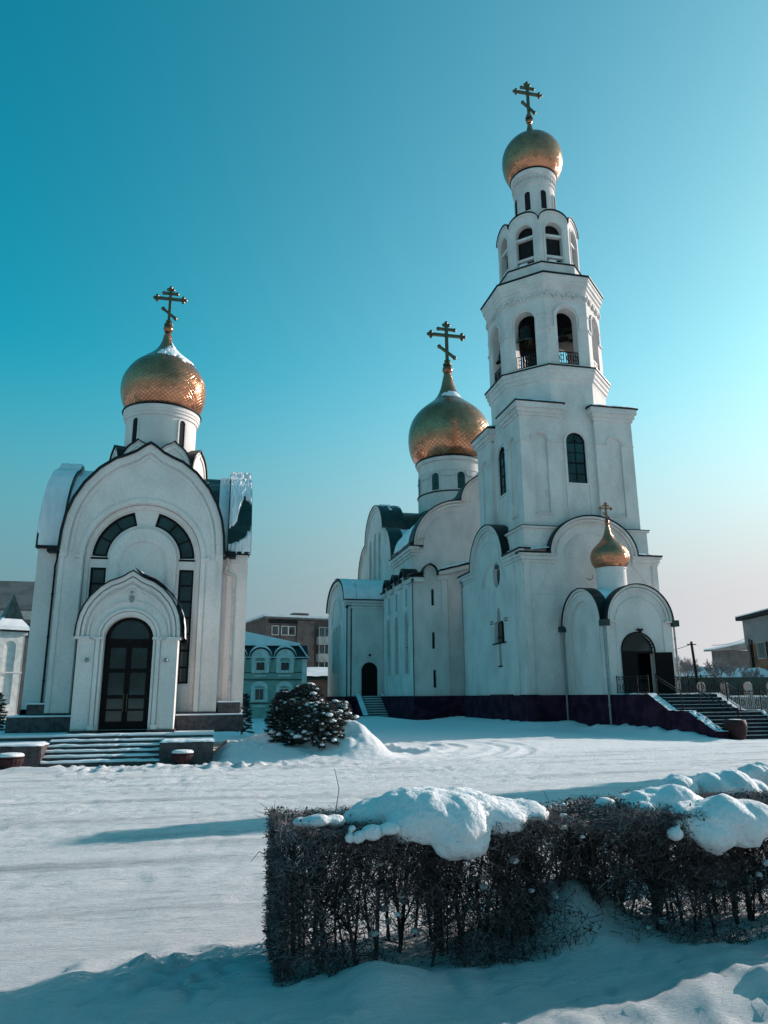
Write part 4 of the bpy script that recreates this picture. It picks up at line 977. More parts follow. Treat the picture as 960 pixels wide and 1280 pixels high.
q.fbox(FE, -1.24, .80, 4.32, 4.45, -.1, -.22); q.fbox(FE, -.26, -.2, ZB, 4.35, -.13, -.2)
ed = obj('door_frame', q, 'wood', pc)
obj('pane', MB().slab(FE, [(a-.22, b) for a, b in arch_open(0, 1.02, 4.45)], (), -.12, -.15), 'glass2', ed, label='grey glass fanlight')
obj('door', MB().fbox(FE, -1.22, -.26, ZB+.02, 4.34, -.14, -.19), 'wood', pc, label='closed dark door leaf')
dl = MB(); Fo = frame((EX+.80, EY-.1), (math.cos(math.radians(-38)), math.sin(math.radians(-38))), (math.sin(math.radians(-38)), -math.cos(math.radians(-38))))
dl.fbox(Fo, 0, .95, ZB+.03, 4.36, .03, -.03); dl.fbox(Fo, .1, .85, 2.3, 3.1, .05, -.04); dl.fbox(Fo, .1, .85, 3.3, 4.1, .05, -.04)
obj('door', dl, 'wood', pc, label='open dark door leaf swung outwards')
obj('wall_lamp', MB().box(EX-.22, EX+.12, EY-.2, EY, 5.62, 5.72).lathe((EX-.05, EY-.14), [(.05, 5.5), (.13, 5.62)], 12), 'iron', pc)
# little drum and dome
SX, SY = 24.1, 42.1
sdm = P_('small_drum', MB().lathe((SX, SY), [(.92, 7.3), (.92, 9.62), (.97, 9.66), (.97, 9.74)], 48), 'plaster', auto=30)
sp_ = [(.90, 9.74), (1.10, 10.0), (1.20, 10.35), (1.19, 10.65), (1.05, 10.98), (.82, 11.25), (.56, 11.5), (.35, 11.8), (.2, 12.2), (.12, 12.6)]
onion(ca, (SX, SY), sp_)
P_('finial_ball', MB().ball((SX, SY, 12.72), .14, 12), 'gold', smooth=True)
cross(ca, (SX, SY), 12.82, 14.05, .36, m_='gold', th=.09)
# ---- nave walls and aisles behind the tower
AZ = 11.7
FA = frame((15.9, 60.0), (1, 0), (0, -1))
slits = [arch(1.68, .13, 9.4, 10.6, .2), arch(1.68, .13, 5.8, 7.0, .2), arch(1.72, .13, 2.65, 3.9, .2)]
og_s = ogee(1.45, .62, 11.95, .95)
aw = P_('aisle_wall', MB().slab(FA, [(0, ZB), (6.2, ZB), (6.2, 13.35), (2.35, 12.35), (2.08, 11.95)]+og_s[1:-1]+[(.8, 11.8), (0, 11.75)], slits, 0, -.5), 'plaster2')
obj('slit', MB().fbox(FA, 1.45, 1.95, 2.5, 10.9, -.3, -.4), 'dark', aw)
q = MB()
for a, b in (((0, 11.75), (.8, 11.8)), ((2.3, 12.33), (6.2, 13.35))): q.band(FA, [a, b], [(a[0], a[1]+.1), (b[0], b[1]+.1)], .36, -.6)
q.band(FA, og_s, [(x+(x-1.45)*.1, z+.1) for x, z in og_s], .36, -.6)
obj('roof_edge', q, 'trim', aw)
q = MB()
q.fbox(FA, -.0, .85, 11.35, 11.74, .26, -.01); q.fbox(FA, 2.1, 3.1, 11.55, 11.95, .16, -.01)
q.band(FA, [(2.2, 11.95), (6.2, 12.9)], [(2.2, 12.25), (6.2, 13.3)], .28, -.01)
q.fbox(FA, 2.45, 2.95, ZB+.02, 11.6, .16, -.01); q.fbox(FA, 3.0, 3.15, ZB+.02, 11.6, .08, -.01); q.band(FA, [(x, z-.25) for x, z in ogee(1.45, .36, 11.95, .55)], [(x, z-.25) for x, z in ogee(1.45, .5, 11.95, .75)], .10, -.01)
obj('cornice', q, 'plaster2', aw)
P_('aisle_body', MB().box(16.2, 34.0, 60.4, 72.9, 1.2, 11.6), 'plaster2')
P_('roof', MB().slab(FA, [(0, 11.6), (6.2, 11.6), (6.2, 13.3), (2.35, 12.3), (0, 11.76)], (), -.5, -3.0), 'roof')
def fn(u, v): return FA(2.4+3.8*u, 12.45+1.0*u, -.0-2.6*v), Vector((0, 0, 1))
snow_sheet('snow', ca, fn, 20, 16, lambda u, v: min(1-u, u, v, 1-v)*4+.05, .18, .03)
P_('plinth', MB().box(15.72, 22, 59.8, 73, -.3, ZB-.013), 'plinth')
# long side wall with tall windows (faces -X, near end on the right)
FS = frame((15.9, 60.0), (0, -1), (-1, 0))
Ys = (62.4, 66.0, 69.1)
tall = [arch(60-y, .55, 3.85, 8.0, .95) for y in Ys]; upp = [arch(60-y-.1, .30, 9.55, 10.85, .3) for y in Ys]
top = [(-.004, 11.75)]
for y in Ys: top += [(x, z) for x, z in ogee(60-y-.3, .85, 11.75, 1.0)]
top += [(-11.5, 11.75)]
sw = P_('side_wall', MB().slab(FS, [(-11.5, ZB), (-.004, ZB)]+top, tall+upp, .004, -.5), 'plaster2')
obj('recess', MB().fbox(FS, -11.4, -.1, 2.5, 11.3, -.17, -.3), 'glass', sw, label='dark glazing behind the tall arched windows')
q = MB()
for k, y in enumerate(Ys):
    q.band(FS, ogee(60-y-.3, .85, 11.75, 1.0), ogee(60-y-.3, .98, 11.77, 1.16), .4, -1.0)
xs_ = [0]+[v_ for y in Ys for v_ in (60-y-.3+.85, 60-y-.3-.85)]+[-11.5]
for a, b in zip(xs_[::2], xs_[1::2]): q.fbox(FS, min(a, b), max(a, b), 11.76, 11.88, .4, -1.0)
obj('roof_edge', q, 'trim', sw)
q = MB()
for y in Ys:
    q.band(FS, arc(60-y, 8.0, .62, 1.02, 0, 180, 16), arc(60-y, 8.0, .75, 1.18, 0, 180, 16), .10, -.01)
    for s in (-1, 1): q.fbox(FS, *sorted((60-y+s*.62, 60-y+s*.75)), 3.7, 8.0, .10, -.01)
    q.band(FS, ogee(60-y-.3, .6, 11.5, .6), ogee(60-y-.3, .76, 11.55, .85), .15, -.01)
for a, b in zip(xs_[::2], xs_[1::2]): q.fbox(FS, min(a, b), max(a, b), 11.35, 11.74, .25, -.01)
q.fbox(FS, -.35, 0, ZB+.02, 11.35, .1, -.01)
obj('cornice', q, 'plaster2', sw)
for y in Ys: obj('mullion', MB().fbox(FS, 60-y-.04, 60-y+.04, 3.85, 8.9, -.1, -.3).fbox(FS, 60-y-.55, 60-y+.55, 6.0, 6.1, -.1, -.3), 'wood', sw)
def fn(u, v): return Vector((15.55+1.6*v, 60.1+10.8*u, 11.92+.3*v)), Vector((0, 0, 1))
snow_sheet('snow', ca, fn, 50, 10, lambda u, v: .4, .14, .03)
# ---- main cube with round gables
GX, GY = 25.25, 79.3; CXL = 16.7; CYF = 63.0
FC = frame((CXL, CYF), (1, 0), (0, -1))
W2 = 2*(GX-CXL)
def tri_outline(c, q_in, z_ev, z_k, apex, s_l, s_r, r_c):
    """quarter arcs at both sides rising to a higher central arc"""
    right = arc(s_r-(s_r-(c+r_c)), z_ev, 0, 0, 0, 0, 1)
    a = [(c+r_c+(s_r-c-r_c)*math.cos(math.radians(t)), z_ev+(z_k-z_ev)*math.sin(math.radians(t))) for t in np.linspace(0, 90, 12)]
    m_ = [(c+r_c*math.cos(math.radians(t)), z_k+(apex-z_k)*math.sin(math.radians(t))) for t in np.linspace(0, 180, 24)]
    b = [(c-r_c-(c-r_c-s_l)*math.cos(math.radians(t)), z_ev+(z_k-z_ev)*math.sin(math.radians(t))) for t in np.linspace(90, 0, 12)]
    return a, m_, b
a, m_, b = tri_outline(GX-CXL, 0, 15.0, 19.45, 22.4, 0, W2, 3.95)
ol = a+m_+b
fr = P_('nave_front', MB().slab(FC, [(0, 9.0), (W2, 9.0)]+ol, (), 0, -.7), 'plaster2')
def offs(pl, d, dz=None):
    r = []
    for i, (x, z) in enumerate(pl):
        p0 = pl[max(i-1, 0)]; p1 = pl[min(i+1, len(pl)-1)]; dx, dy = p1[0]-p0[0], p1[1]-p0[1]; l = math.hypot(dx, dy) or 1
        r.append((x+dy/l*d, z-dx/l*d))
    return r
e = MB(); q = MB()
for seg in (a, m_, b):
    e.band(FC, seg, offs(seg, .09), .4, -1.4)
    q.band(FC, offs(seg, -.2), offs(seg, -.01), .3, -.01); q.band(FC, offs(seg, -.5), offs(seg, -.25), .18, -.01); q.band(FC, offs(seg, -1.05), offs(seg, -.97), .06, -.01)
obj('roof_edge', e, 'trim', fr); obj('cornice', q, 'plaster2', fr)
inn = [(x, z-.3) for x, z in ol]
P_('roof', MB().slab(FC, [(.3, 12.0), (W2-.3, 12.0)]+[(min(max(x, .3), W2-.3), z) for x, z in inn], (), -.71, -9.6), 'roof')
cq = 12
b_s = [(x, z-.27) for x, z in b]
snow_sheet('snow', ca, poly_surface(b_s, FC, -.9, -9.0), 30, 30, lambda u, v: .3+.5*float(fbm(u*4, v*6, 3)), .12, .03)
# eave of the cube along the side (-X)
P_('cube_side', MB().box(CXL+.02, CXL+1.0, CYF+.02, 70.6, 11.0, 14.6), 'plaster2')
q = MB()
for e_, z0, z1 in ((.1, 14.2, 14.45), (.22, 14.45, 14.7), (.36, 14.7, 15.0)): q.box(CXL-e_, CXL+.5, CYF-e_, 70.6, z0, z1)
P_('cornice', q, 'plaster2'); P_('roof_edge', MB().box(CXL-.45, CXL+.9, CYF-.42, 70.6, 15.0, 15.1), 'trim')
def fn(u, v): return Vector((CXL-.4+1.5*v, CYF-.3+7.8*u, 15.12+.5*v)), Vector((0, 0, 1))
snow_sheet('snow', ca, fn, 40, 8, lambda u, v: .4, .2, .05)
# transept gable facing -X
FT = frame((CXL, GY), (0, -1), (-1, 0))
a, m_, b = tri_outline(0, 0, 15.2, 19.2, 22.7, -9.1, 8.8, 4.75)
ol2 = a+m_+b
wins = [rect(-.35, .35, 14.2, 18.6), rect(2.1, 2.6, 14.2, 18.6), rect(-2.6, -2.1, 14.2, 18.6)]
wins = [arch(0, .42, 14.0, 19.2, .5), arch(2.5, .36, 14.2, 18.9, .45), arch(-2.5, .36, 14.2, 18.9, .45)]
tw = P_('transept_front', MB().slab(FT, [(-9.1, 8.0), (8.8, 8.0)]+ol2, wins, .02, -.7), 'plaster2')
obj('recess', MB().fbox(FT, -3.2, 3.2, 13.8, 20.2, -.2, -.35), 'glass', tw, label='dark glazing of the three slim windows')
e = MB(); q = MB()
for seg in (a, m_, b):
    e.band(FT, seg, offs(seg, .09), .3, -2.2 if seg is m_ else -1.2)
    q.band(FT, offs(seg, -.22), offs(seg, -.01), .22, .01); q.band(FT, offs(seg, -.6), offs(seg, -.3), .12, .01)
for c_, w_ in ((0, .5), (2.5, .44), (-2.5, .44)):
    for s in (-1, 1): q.fbox(FT, *sorted((c_+s*w_, c_+s*(w_+.12))), 14.0, 18.9, .1, .01)
obj('roof_edge', e, 'roof', tw); obj('cornice', q, 'plaster2', tw)
P_('roof', MB().slab(FT, arc(0, 19.0, 4.2, 3.1, 0, 180, 24), (), -2.0, -9.0), 'roof', label='long green barrel roof between gable and drum')
P_('roof', MB().slab(FT, [(4.6, 14.0), (8.4, 14.0)]+[(x-.35, z-.35) for x, z in a], (), -.71, -9.0), 'roof')
P_('body', MB().box(CXL+.75, 33.5, 70.6, 88, 8, 15.3), 'plaster2')
snow_sheet('snow', ca, poly_surface([(x-.35, z-.32) for x, z in a][::-1], FT, -1.0, -5.2), 30, 30, lambda u, v: .62-.9*math.exp(-((u-.75)/.2)**2-((v-.15)/.3)**2)*1.2+.3*float(fbm(u*4, v*5, 3)), .3, .06)
snow_sheet('snow', ca, poly_surface(offs(m_, .14)[4:11][::-1], FT, -.1, -2.1), 20, 12, lambda u, v: -.15+.5*float(fbm(u*5, v*5+9, 3)), .06, .02)
# ---- main drum and dome
MC = (25.33, 78.0)
P_('drum_base', MB().lathe(MC, [(4.6, 18.6), (4.3, 21.5), (3.8, 21.9)], 48), 'roof', auto=30)
md = P_('main_drum', MB().lathe(MC, [(3.78, 19), (3.78, 23.75), (3.68, 23.82), (3.68, 26.2), (3.74, 26.25), (3.74, 26.4), (3.70, 26.45), (3.70, 27.3), (3.92, 27.4), (3.95, 27.75)], 72), 'plaster2', auto=30)
obj('roof_edge', MB().lathe(MC, [(3.80, 23.74), (3.9, 23.76), (3.9, 23.86), (3.7, 23.9)], 72).lathe(MC, [(3.97, 27.75), (4.05, 27.78), (4.03, 27.9), (3.7, 27.95)], 72), 'trim', md, auto=30)
for i in range(8):
    an = -PI/2+i*PI/4; n = (math.cos(an), math.sin(an)); Fd = frame(MC, (-n[1], n[0]), n)
    wf = P_('drum_window', MB().slab(Fd, arch(0, .55, 23.95, 25.55), [arch(0, .44, 24.03, 25.55)], 3.74, 3.3).band(Fd, arc(0, 25.6, .66, .66, 0, 180, 12), arc(0, 25.6, .76, .76, 0, 180, 12), 3.72, 3.5).fbox(Fd, .7, 1.3, 25.5, 25.58, 3.66, 3.4).fbox(Fd, -1.3, -.7, 25.5, 25.58, 3.66, 3.4), 'plaster2')
    obj('pane', MB().slab(Fd, arch(0, .45, 24.02, 25.55), (), 3.69, 3.5), 'glass', wf, fixn=False)
    obj('glazing_bar', MB().fbox(Fd, -.02, .02, 24.05, 25.9, 3.70, 3.68).fbox(Fd, -.43, .43, 24.7, 24.74, 3.70, 3.68).fbox(Fd, -.43, .43, 25.4, 25.44, 3.70, 3.68), 'wood', wf)
mdp = [(3.85, 27.9), (4.38, 28.6), (4.70, 29.6), (4.82, 30.8), (4.72, 32.0), (4.36, 33.1), (3.70, 34.1), (2.75, 34.95), (1.85, 35.7), (1.25, 36.5), (.88, 37.4), (.62, 38.5), (.45, 39.3)]
onion(ca, MC, mdp)
snow_sheet('snow', ca, domesurf(MC, smoothprof(mdp)), 120, 60, lambda u, v: .22-abs(((u*360+180) % 360-180)+80)/70*.25-((v-.74)/.05)**2*.25, .05, .01)
P_('finial_ball', MB().ball((*MC, 39.75), .62, 16), 'gold', smooth=True)
cross(ca, MC, 40.3, 46.0, 1.95, m_='cross', th=.34)
# ---- north wing (side entrance)
WX, WY = 12.45, 73.0
FWf = frame((WX, WY), (1, 0), (0, -1)); FWl = frame((WX, GY), (0, -1), (-1, 0))
wd = 1.05
P_w = P_('wing_wall', MB().slab(FWf, rect(0, 4.3, ZB, 11.35), [arch(2.3, .82, ZB+.001, 4.45)], 0, -.4), 'plaster2')
obj('door', MB().slab(FWf, arch(2.3, .86, ZB, 4.45), (), -.2, -.28), 'wood', P_w, label='dark arched side door')
q = MB().band(FWf, arc(2.3, 4.45, .98, .98, 0, 180, 16), arc(2.3, 4.45, 1.12, 1.12, 0, 180, 16), .08, -.01)
for s in (-1, 1): q.fbox(FWf, *sorted((2.3+s*.98, 2.3+s*1.12)), ZB+.02, 4.45, .08, -.01)
q.fbox(FWf, -.3, 4.3, 10.55, 10.75, .12, -.01); q.fbox(FWf, -.3, 4.3, 10.85, 11.05, .2, -.01); q.fbox(FWf, -.3, 4.3, 11.1, 11.34, .3, -.01)
q.fbox(FWf, -.0, .35, ZB+.02, 10.55, .1, -.01)
obj('cornice', q, 'plaster2', P_w)
obj('wall_lamp', MB().ball(FWf(2.3, 5.95, .15), .13, 8).tube(FWf(2.3, 5.95, 0), FWf(2.3, 5.95, .12), .05), 'iron', P_w)
wo = [(-6.3, ZB), (6.3, ZB), (6.3, 11.35)]+arc(0, 11.35, 6.0, 2.75, 0, 180, 26)+[(-6.3, 11.35)]
wl = P_('wing_front', MB().slab(FWl, wo, [arch(k, .45, 4.6, 8.8, .5) for k in (-1.8, 0, 1.8)], .01, -.5), 'plaster2')
obj('recess', MB().fbox(FWl, -3, 3, 4, 10, -.3, -.4), 'glass', wl)
q = MB()
for k in (-1.8, 0, 1.8):
    for s in (-1, 1): q.fbox(FWl, *sorted((k+s*.5, k+s*.65)), 4.4, 8.8, .1, 0)
q.band(FWl, arc(0, 11.3, 5.6, 2.4, 0, 180, 26), arc(0, 11.3, 5.98, 2.73, 0, 180, 26), .2, 0); q.band(FWl, arc(0, 9.6, 3.0, 2.6, 0, 180, 26), arc(0, 9.6, 3.15, 2.75, 0, 180, 26), .08, 0)
obj('cornice', q, 'plaster2', wl)
obj('roof_edge', MB().band(FWl, arc(0, 11.35, 6.0, 2.75, 0, 180, 26), arc(0, 11.35, 6.12, 2.87, 0, 180, 26), .35, -1.0), 'trim', wl)
obj('roof_edge', MB().fbox(FWf, -.3, 4.3, 11.35, 11.45, .4, -.2), 'trim', P_w)
wr = arc(0, 11.4, 5.95, 2.55, 0, 180, 24)
P_('wing_roof', MB().slab(FWl, wr, (), -.51, -4.4), 'roof'); P_('wing_body', MB().box(WX+.45, 16.9, WY+.42, 85.4, 1, 11.3), 'dark')
snow_sheet('snow', ca, poly_surface(arc(0, 11.5, 6.05, 2.65, 0, 92, 24)[::-1], FWl, -1.02, -4.3), 30, 20, lambda u, v: .5, .16, .03)
snow_sheet('snow', ca, poly_surface(arc(0, 11.37, 6.13, 2.88, 0, 92, 24)[::-1], FWl, .3, -1.0), 30, 8, lambda u, v: .5, .1, .02)
P_('plinth', MB().box(WX-.2, 16, WY-.2, 86, -.3, ZB-.015), 'plinth')
# side stair: steps and sloped cheeks
for i in range(9):
    s_ = P_('step', MB().box(13.75, 15.75, WY-.2-.42*(9-i), WY-.2-.42*(8-i)+.02, -.2, ZB*(i+1)/9-.02), 'concrete')
    obj('snow', MB().box(13.76, 15.74, WY-.2-.42*(9-i)-.01, WY-.2-.42*(8-i), ZB*(i+1)/9-.02, ZB*(i+1)/9+.02), 'snow', s_)
for x0, x1 in ((13.3, 13.74), (15.76, 16.0)):
    Fk = frame((x0, WY-.2), (0, -1), (-1, 0))
    c_ = P_('stair_cheek', MB().slab(Fk, [(0, -.2), (4.1, -.2), (4.1, .25), (.2, ZB+.15), (0, ZB+.15)], (), 0, -(x1-x0)), 'plinth')
    snow_sheet('snow', c_, lambda u, v, x0=x0, x1=x1: (Vector((x0-.02+(x1-x0+.04)*v, WY-.4-3.9*u, ZB+.15-1.9*u)), Vector((0, 0, 1))), 20, 4, lambda u, v: .5, .07, .02)
# ---- downpipes
def dpipe(x, y, z0, z1, m_='pipe', r=.06, out_=(0, 0)):
    q = MB(); q.tube((x, y, z1), (x, y, z0+.2), r, seg=8); q.tube((x, y, z0+.2), (x+out_[0], y+out_[1], z0), r, seg=8)
    for k in range(1, 5): z = z0+(z1-z0)*k/5; q.tube((x, y, z), (x, y, z+.07), r*1.35, seg=8)
    q.lathe((x, y), [(r, z1-.05), (r*2.4, z1+.15), (r*2.4, z1+.3)], 10)
    return P_('downpipe', q, m_)
dpipe(15.78, 59.88, .3, 11.3, 'trim', .035); dpipe(EX-EHW-.14, 44.8, .3, 5.9); dpipe(EX-EHW-.16, EY+.02, .25, 5.9); dpipe(EX+EHW+.17, EY+.05, 2.1, 5.9); dpipe(BX0-.12, 57.3, 2.0, 10.8, 'pipe', .09)
dpipe(WX-.02, WY-.15, 2.0, 10.5, 'trim', .05)
# black cable curling on the facade
q = MB(); pts = [FB(-.35+.25*math.cos(t)-.0, 9.75+.28*math.sin(t), .06) for t in np.linspace(-2.6, .2, 12)]
for a_, b_ in zip(pts, pts[1:]): q.tube(a_, b_, .018, seg=5)
P_('cable', q, 'trim')

# ---- bells hanging in the belfry
def bell(x, y, z, r, label):
    t = thing('bell', (x, y, z-1.5*r), label, 'bell', 'bells in the belfry')
    obj('bell_body', MB().lathe((x, y), [(.05*r, z), (.42*r, z-.02*r), (.52*r, z-.2*r), (.56*r, z-.7*r), (.70*r, z-1.1*r), (1.0*r, z-1.5*r), (.92*r, z-1.5*r), (.5*r, z-.7*r), (.1, z-.3*r)], 28), 'bell', t, smooth=True)
    q = MB().tube((x, y, z), (x, y, 30.4), .05); q.tube((x-.15, y, z), (x-.15, y, z+.3), .03).tube((x+.15, y, z), (x+.15, y, z+.3), .03)
    obj('hanger', q, 'iron', t); obj('clapper', MB().tube((x, y, z-.2*r), (x, y, z-1.5*r), .03).ball((x, y, z-1.5*r), .13*r, 8), 'iron', t)
bell(22.0, 47.9, 29.3, .95, 'large bronze bell in the left of the two front belfry openings')
bell(24.7, 47.6, 29.3, .55, 'smaller bell behind the right front belfry opening')
bell(20.9, 50.4, 28.2, .5, 'small bell seen in the narrow leftmost belfry opening')

# ================================================================== ENTRANCE STAIR
M['stair'] = mat('dark_stair_stone', (.030, .030, .036), .85, var=.2, scale=3, bump=.15, bscale=30, spec=.12)
CKX0, CKX1 = 22.0, 22.46; RX0, RX1 = 25.8, 26.26
es = thing('entrance_stairs', (24.1, 33, 0), 'wide dark staircase with violet cheek walls and snow on their slopes, before the cathedral porch', 'staircase')
obj('landing', MB().box(CKX1, RX0, 35.68, 39.29, -.2, ZB-.03), 'concrete', es)
obj('landing', MB().box(CKX1, RX0, 32.38, 33.9, -.2, 1.12), 'concrete', es)
for n_, ya, yb, za, zb in ((7, 30.55, 32.4, 0, 1.15), (5, 33.9, 35.7, 1.15, 2.0)):
    for i in range(n_):
        y_a = ya+(yb-ya)*i/n_; z_ = za+(zb-za)*(i+1)/n_
        s_ = obj('step', MB().box(CKX1+.002, RX0-.002, y_a, yb+.01-.001*i, za-.2, z_-.012), 'stair', es)
        obj('snow', MB().box(CKX1+.01, RX0-.01, y_a+.06, y_a+(yb-ya)/n_*(.62 if za == 0 else .35), z_-.012, z_+.006), 'snow', s_)
prof = [(39.29, -.3), (39.29, ZB-.02), (35.75, ZB-.02), (33.95, 1.15), (32.4, 1.15), (30.55, .33), (30.3, .30), (30.3, -.3)]
for x0, x1 in ((CKX0, CKX1), (RX0, RX1)):
    Fk = lambda s, z, t, x0=x0: Vector((x0+t, s, z))
    c_ = obj('cheek_wall', MB().slab(Fk, prof, (), 0, x1-x0), 'plinth', es)
    for i, (p, q) in enumerate(zip(prof[1:6], prof[2:7])):
        def fn(u, v, p=p, q=q, x0=x0, x1=x1): return Vector((x0-.03+(x1-x0+.06)*v, p[0]+(q[0]-p[0])*u, p[1]+(q[1]-p[1])*u)), Vector((0, 0, 1))
        m_k = (lambda u, v: .5) if i != 3 else (lambda u, v: .2+.5*float(fbm(u*7, v*3, 3)))
        snow_sheet('snow', c_, fn, 24, 8, (lambda u, v: .12+.2*float(fbm(u*9, v*3, 3))) if i == 0 else m_k, .07, .02)
def railing(name, pts, h, label, step=.13, post=1.2, double=False, scroll=True):
    """wrought iron railing along a polyline of base points: posts, rails, balusters"""
    t = thing(name, pts[0], label, 'railing')
    pr = None
    for p, q in zip(pts, pts[1:]):
        p, q = Vector(p), Vector(q); L = (q-p).length; d = (q-p)/L; up = Vector((0, 0, h))
        for k, hh in enumerate((h, h*.86 if double or scroll else .12, .12)):
            obj('rail', MB().tube(p+Vector((0, 0, hh)), q+Vector((0, 0, hh)), .026 if k == 0 else .016, seg=6), 'iron', t)
        n = max(1, round(L/post))
        for i in range(n+1):
            c = p+(q-p)*i/n
            if pr is None: pr = obj('post', MB().tube(c, c+Vector((0, 0, h+.02)), .028, seg=6).ball(c+Vector((0, 0, h+.06)), .045, 6), 'iron', t)
            else: dup(pr, t, Vector(c)+Vector((0, 0, (h+.1)/2)))
        if scroll:
            nb = int(L/step); b = None
            for i in range(1, nb):
                c = p+(q-p)*i/nb
                if b is None: b = obj('baluster', MB().tube(c+Vector((0, 0, .12)), c+Vector((0, 0, h*.86)), .010, seg=4), 'iron', t); off = ORG[b.name]-c
                else: dup(b, t, c+off)
            q_ = MB(); ns = int(L/.42)
            for i in range(ns):
                c = p+(q-p)*(i+.5)/ns
                F_ = lambda s, z, tt, c=c: c+d*s+Vector((0, 0, z))+Vector((d.y, -d.x, 0))*tt
                q_.band(F_, arc(0, h*.42, .09, .14, 0, 360, 10), arc(0, h*.42, .115, .165, 0, 360, 10), .012, -.012)
                q_.band(F_, arc(0, h*.93-.005, .05, .05, 0, 360, 8), arc(0, h*.93-.005, .066, .066, 0, 360, 8), .012, -.012)
            if ns: obj('scrollwork', q_, 'iron', t, kind='stuff')
    return t
zr = ZB
railing('iron_railing', [(22.25, 39.2, zr), (22.25, 36.0, zr)], .95, 'short iron railing on the left cheek wall before the cathedral door')
railing('iron_railing', [(26.03, 39.2, zr), (26.03, 35.75, zr), (26.03, 33.95, 1.17), (26.03, 32.4, 1.17), (26.03, 30.6, .33)], .95, 'long stepped iron railing following the right side of the staircase')
railing('stair_handrail', [(22.75, 36.05, zr), (22.75, 33.95, 1.17)], .95, 'double handrail on the upper flight just right of the open door', post=2.2, double=True, scroll=False)
railing('stair_handrail', [(23.8, 34.0, 1.17), (23.8, 31.2, .33)], .95, 'double handrail on the lower flight ending behind the tall planter', post=2.2, double=True, scroll=False)

# ================================================================== PLANTERS
def bowl(x, y, r, h, label, flutes=20):
    t = thing('planter', (x, y, 0), label, 'planter', 'red brown planters')
    mb = MB(); pr = [(r*.55, 0), (r*.62, .04), (r*.60, .08), (r*.80, h*.35), (r*.97, h*.62), (r, h*.80), (r*.90, h*.84)]; seg = flutes*6
    for rr, z in pr:
        for i in range(seg):
            a = 2*PI*i/seg; fl = 1+(.07*abs(math.sin(a*flutes/2))-.05)*(1 if .06 < z < h*.8 else 0); mb.v.append((x+rr*fl*math.cos(a), y+rr*fl*math.sin(a), z))
    for k in range(len(pr)-1):
        for i in range(seg): j = (i+1) % seg; mb.f.append((k*seg+i, k*seg+j, (k+1)*seg+j, (k+1)*seg+i))
    obj('bowl', mb, 'pot', t, auto=35)
    obj('rim', MB().lathe((x, y), [(r*.90, h*.83), (r*1.02, h*.86), (r*1.04, h*.93), (r*.98, h*.97), (r*.85, h*.97)], 40), 'pot', t, auto=35)
    obj('snow', MB().lathe((x, y), smoothprof([(r*1.0, h*.95), (r*1.0, h*1.03), (r*.85, h*1.13), (r*.5, h*1.17), (.01, h*1.19)], 3), 32), 'snowcap', t, smooth=True)
    return t
bowl(-.88, 24.25, .32, .40, 'low fluted planter with round snow cap standing before the right stone block')
bowl(-5.58, 23.75, .36, .44, 'low fluted planter with snow cap at the left edge, before the left stone block')
t = thing('planter', (23.05, 30.55, 0), 'tall plain planter with a little snow, at the foot of the cathedral staircase', 'planter', 'red brown planters')
obj('bowl', MB().lathe((23.05, 30.55), [(.30, 0), (.36, .05), (.47, .35), (.50, .6), (.47, .8), (.43, .86), (.38, .84), (.34, .7)], 40), 'pot', t, smooth=True)
obj('snow', MB().lathe((23.05, 30.55), [(.38, .74), (.37, .84), (.2, .88), (.01, .89)], 24), 'snowcap', t, smooth=True)

# ================================================================== SPRUCES
def blobs(mb, c, r, sz=.55, seg=7):
    o = len(mb.v); n1, n2 = seg, 5; jx = random.uniform(.8, 1.3)
    for k in range(n2+1):
        th = PI*k/n2
        for i in range(n1):
            a = 2*PI*i/n1; rr = r*math.sin(th)*(1+random.uniform(-.22, .22)); mb.v.append((c[0]+rr*math.cos(a)*jx, c[1]+rr*math.sin(a), c[2]+r*sz*math.cos(th)))
    for k in range(n2):
        for i in range(n1): j = (i+1) % n1; mb.f.append((o+k*n1+i, o+k*n1+j, o+(k+1)*n1+j, o+(k+1)*n1+i))
def needles(mb, p, d, L, n, w=.012):
    d = Vector(d).normalized(); a = d.orthogonal().normalized(); b = d.cross(a)
    for i in range(n):
        t = random.random(); an = random.uniform(0, 2*PI); r = (a*math.cos(an)+b*math.sin(an)); q = Vector(p)+d*L*t
        tip = q+(r*.8+d*.7).normalized()*random.uniform(.06, .11)*max(1, w/.012); s_ = r.cross(d)*w
        o = len(mb.v); mb.v += [tuple(q+s_), tuple(q-s_), tuple(tip)]; mb.f.append((o, o+1, o+2))
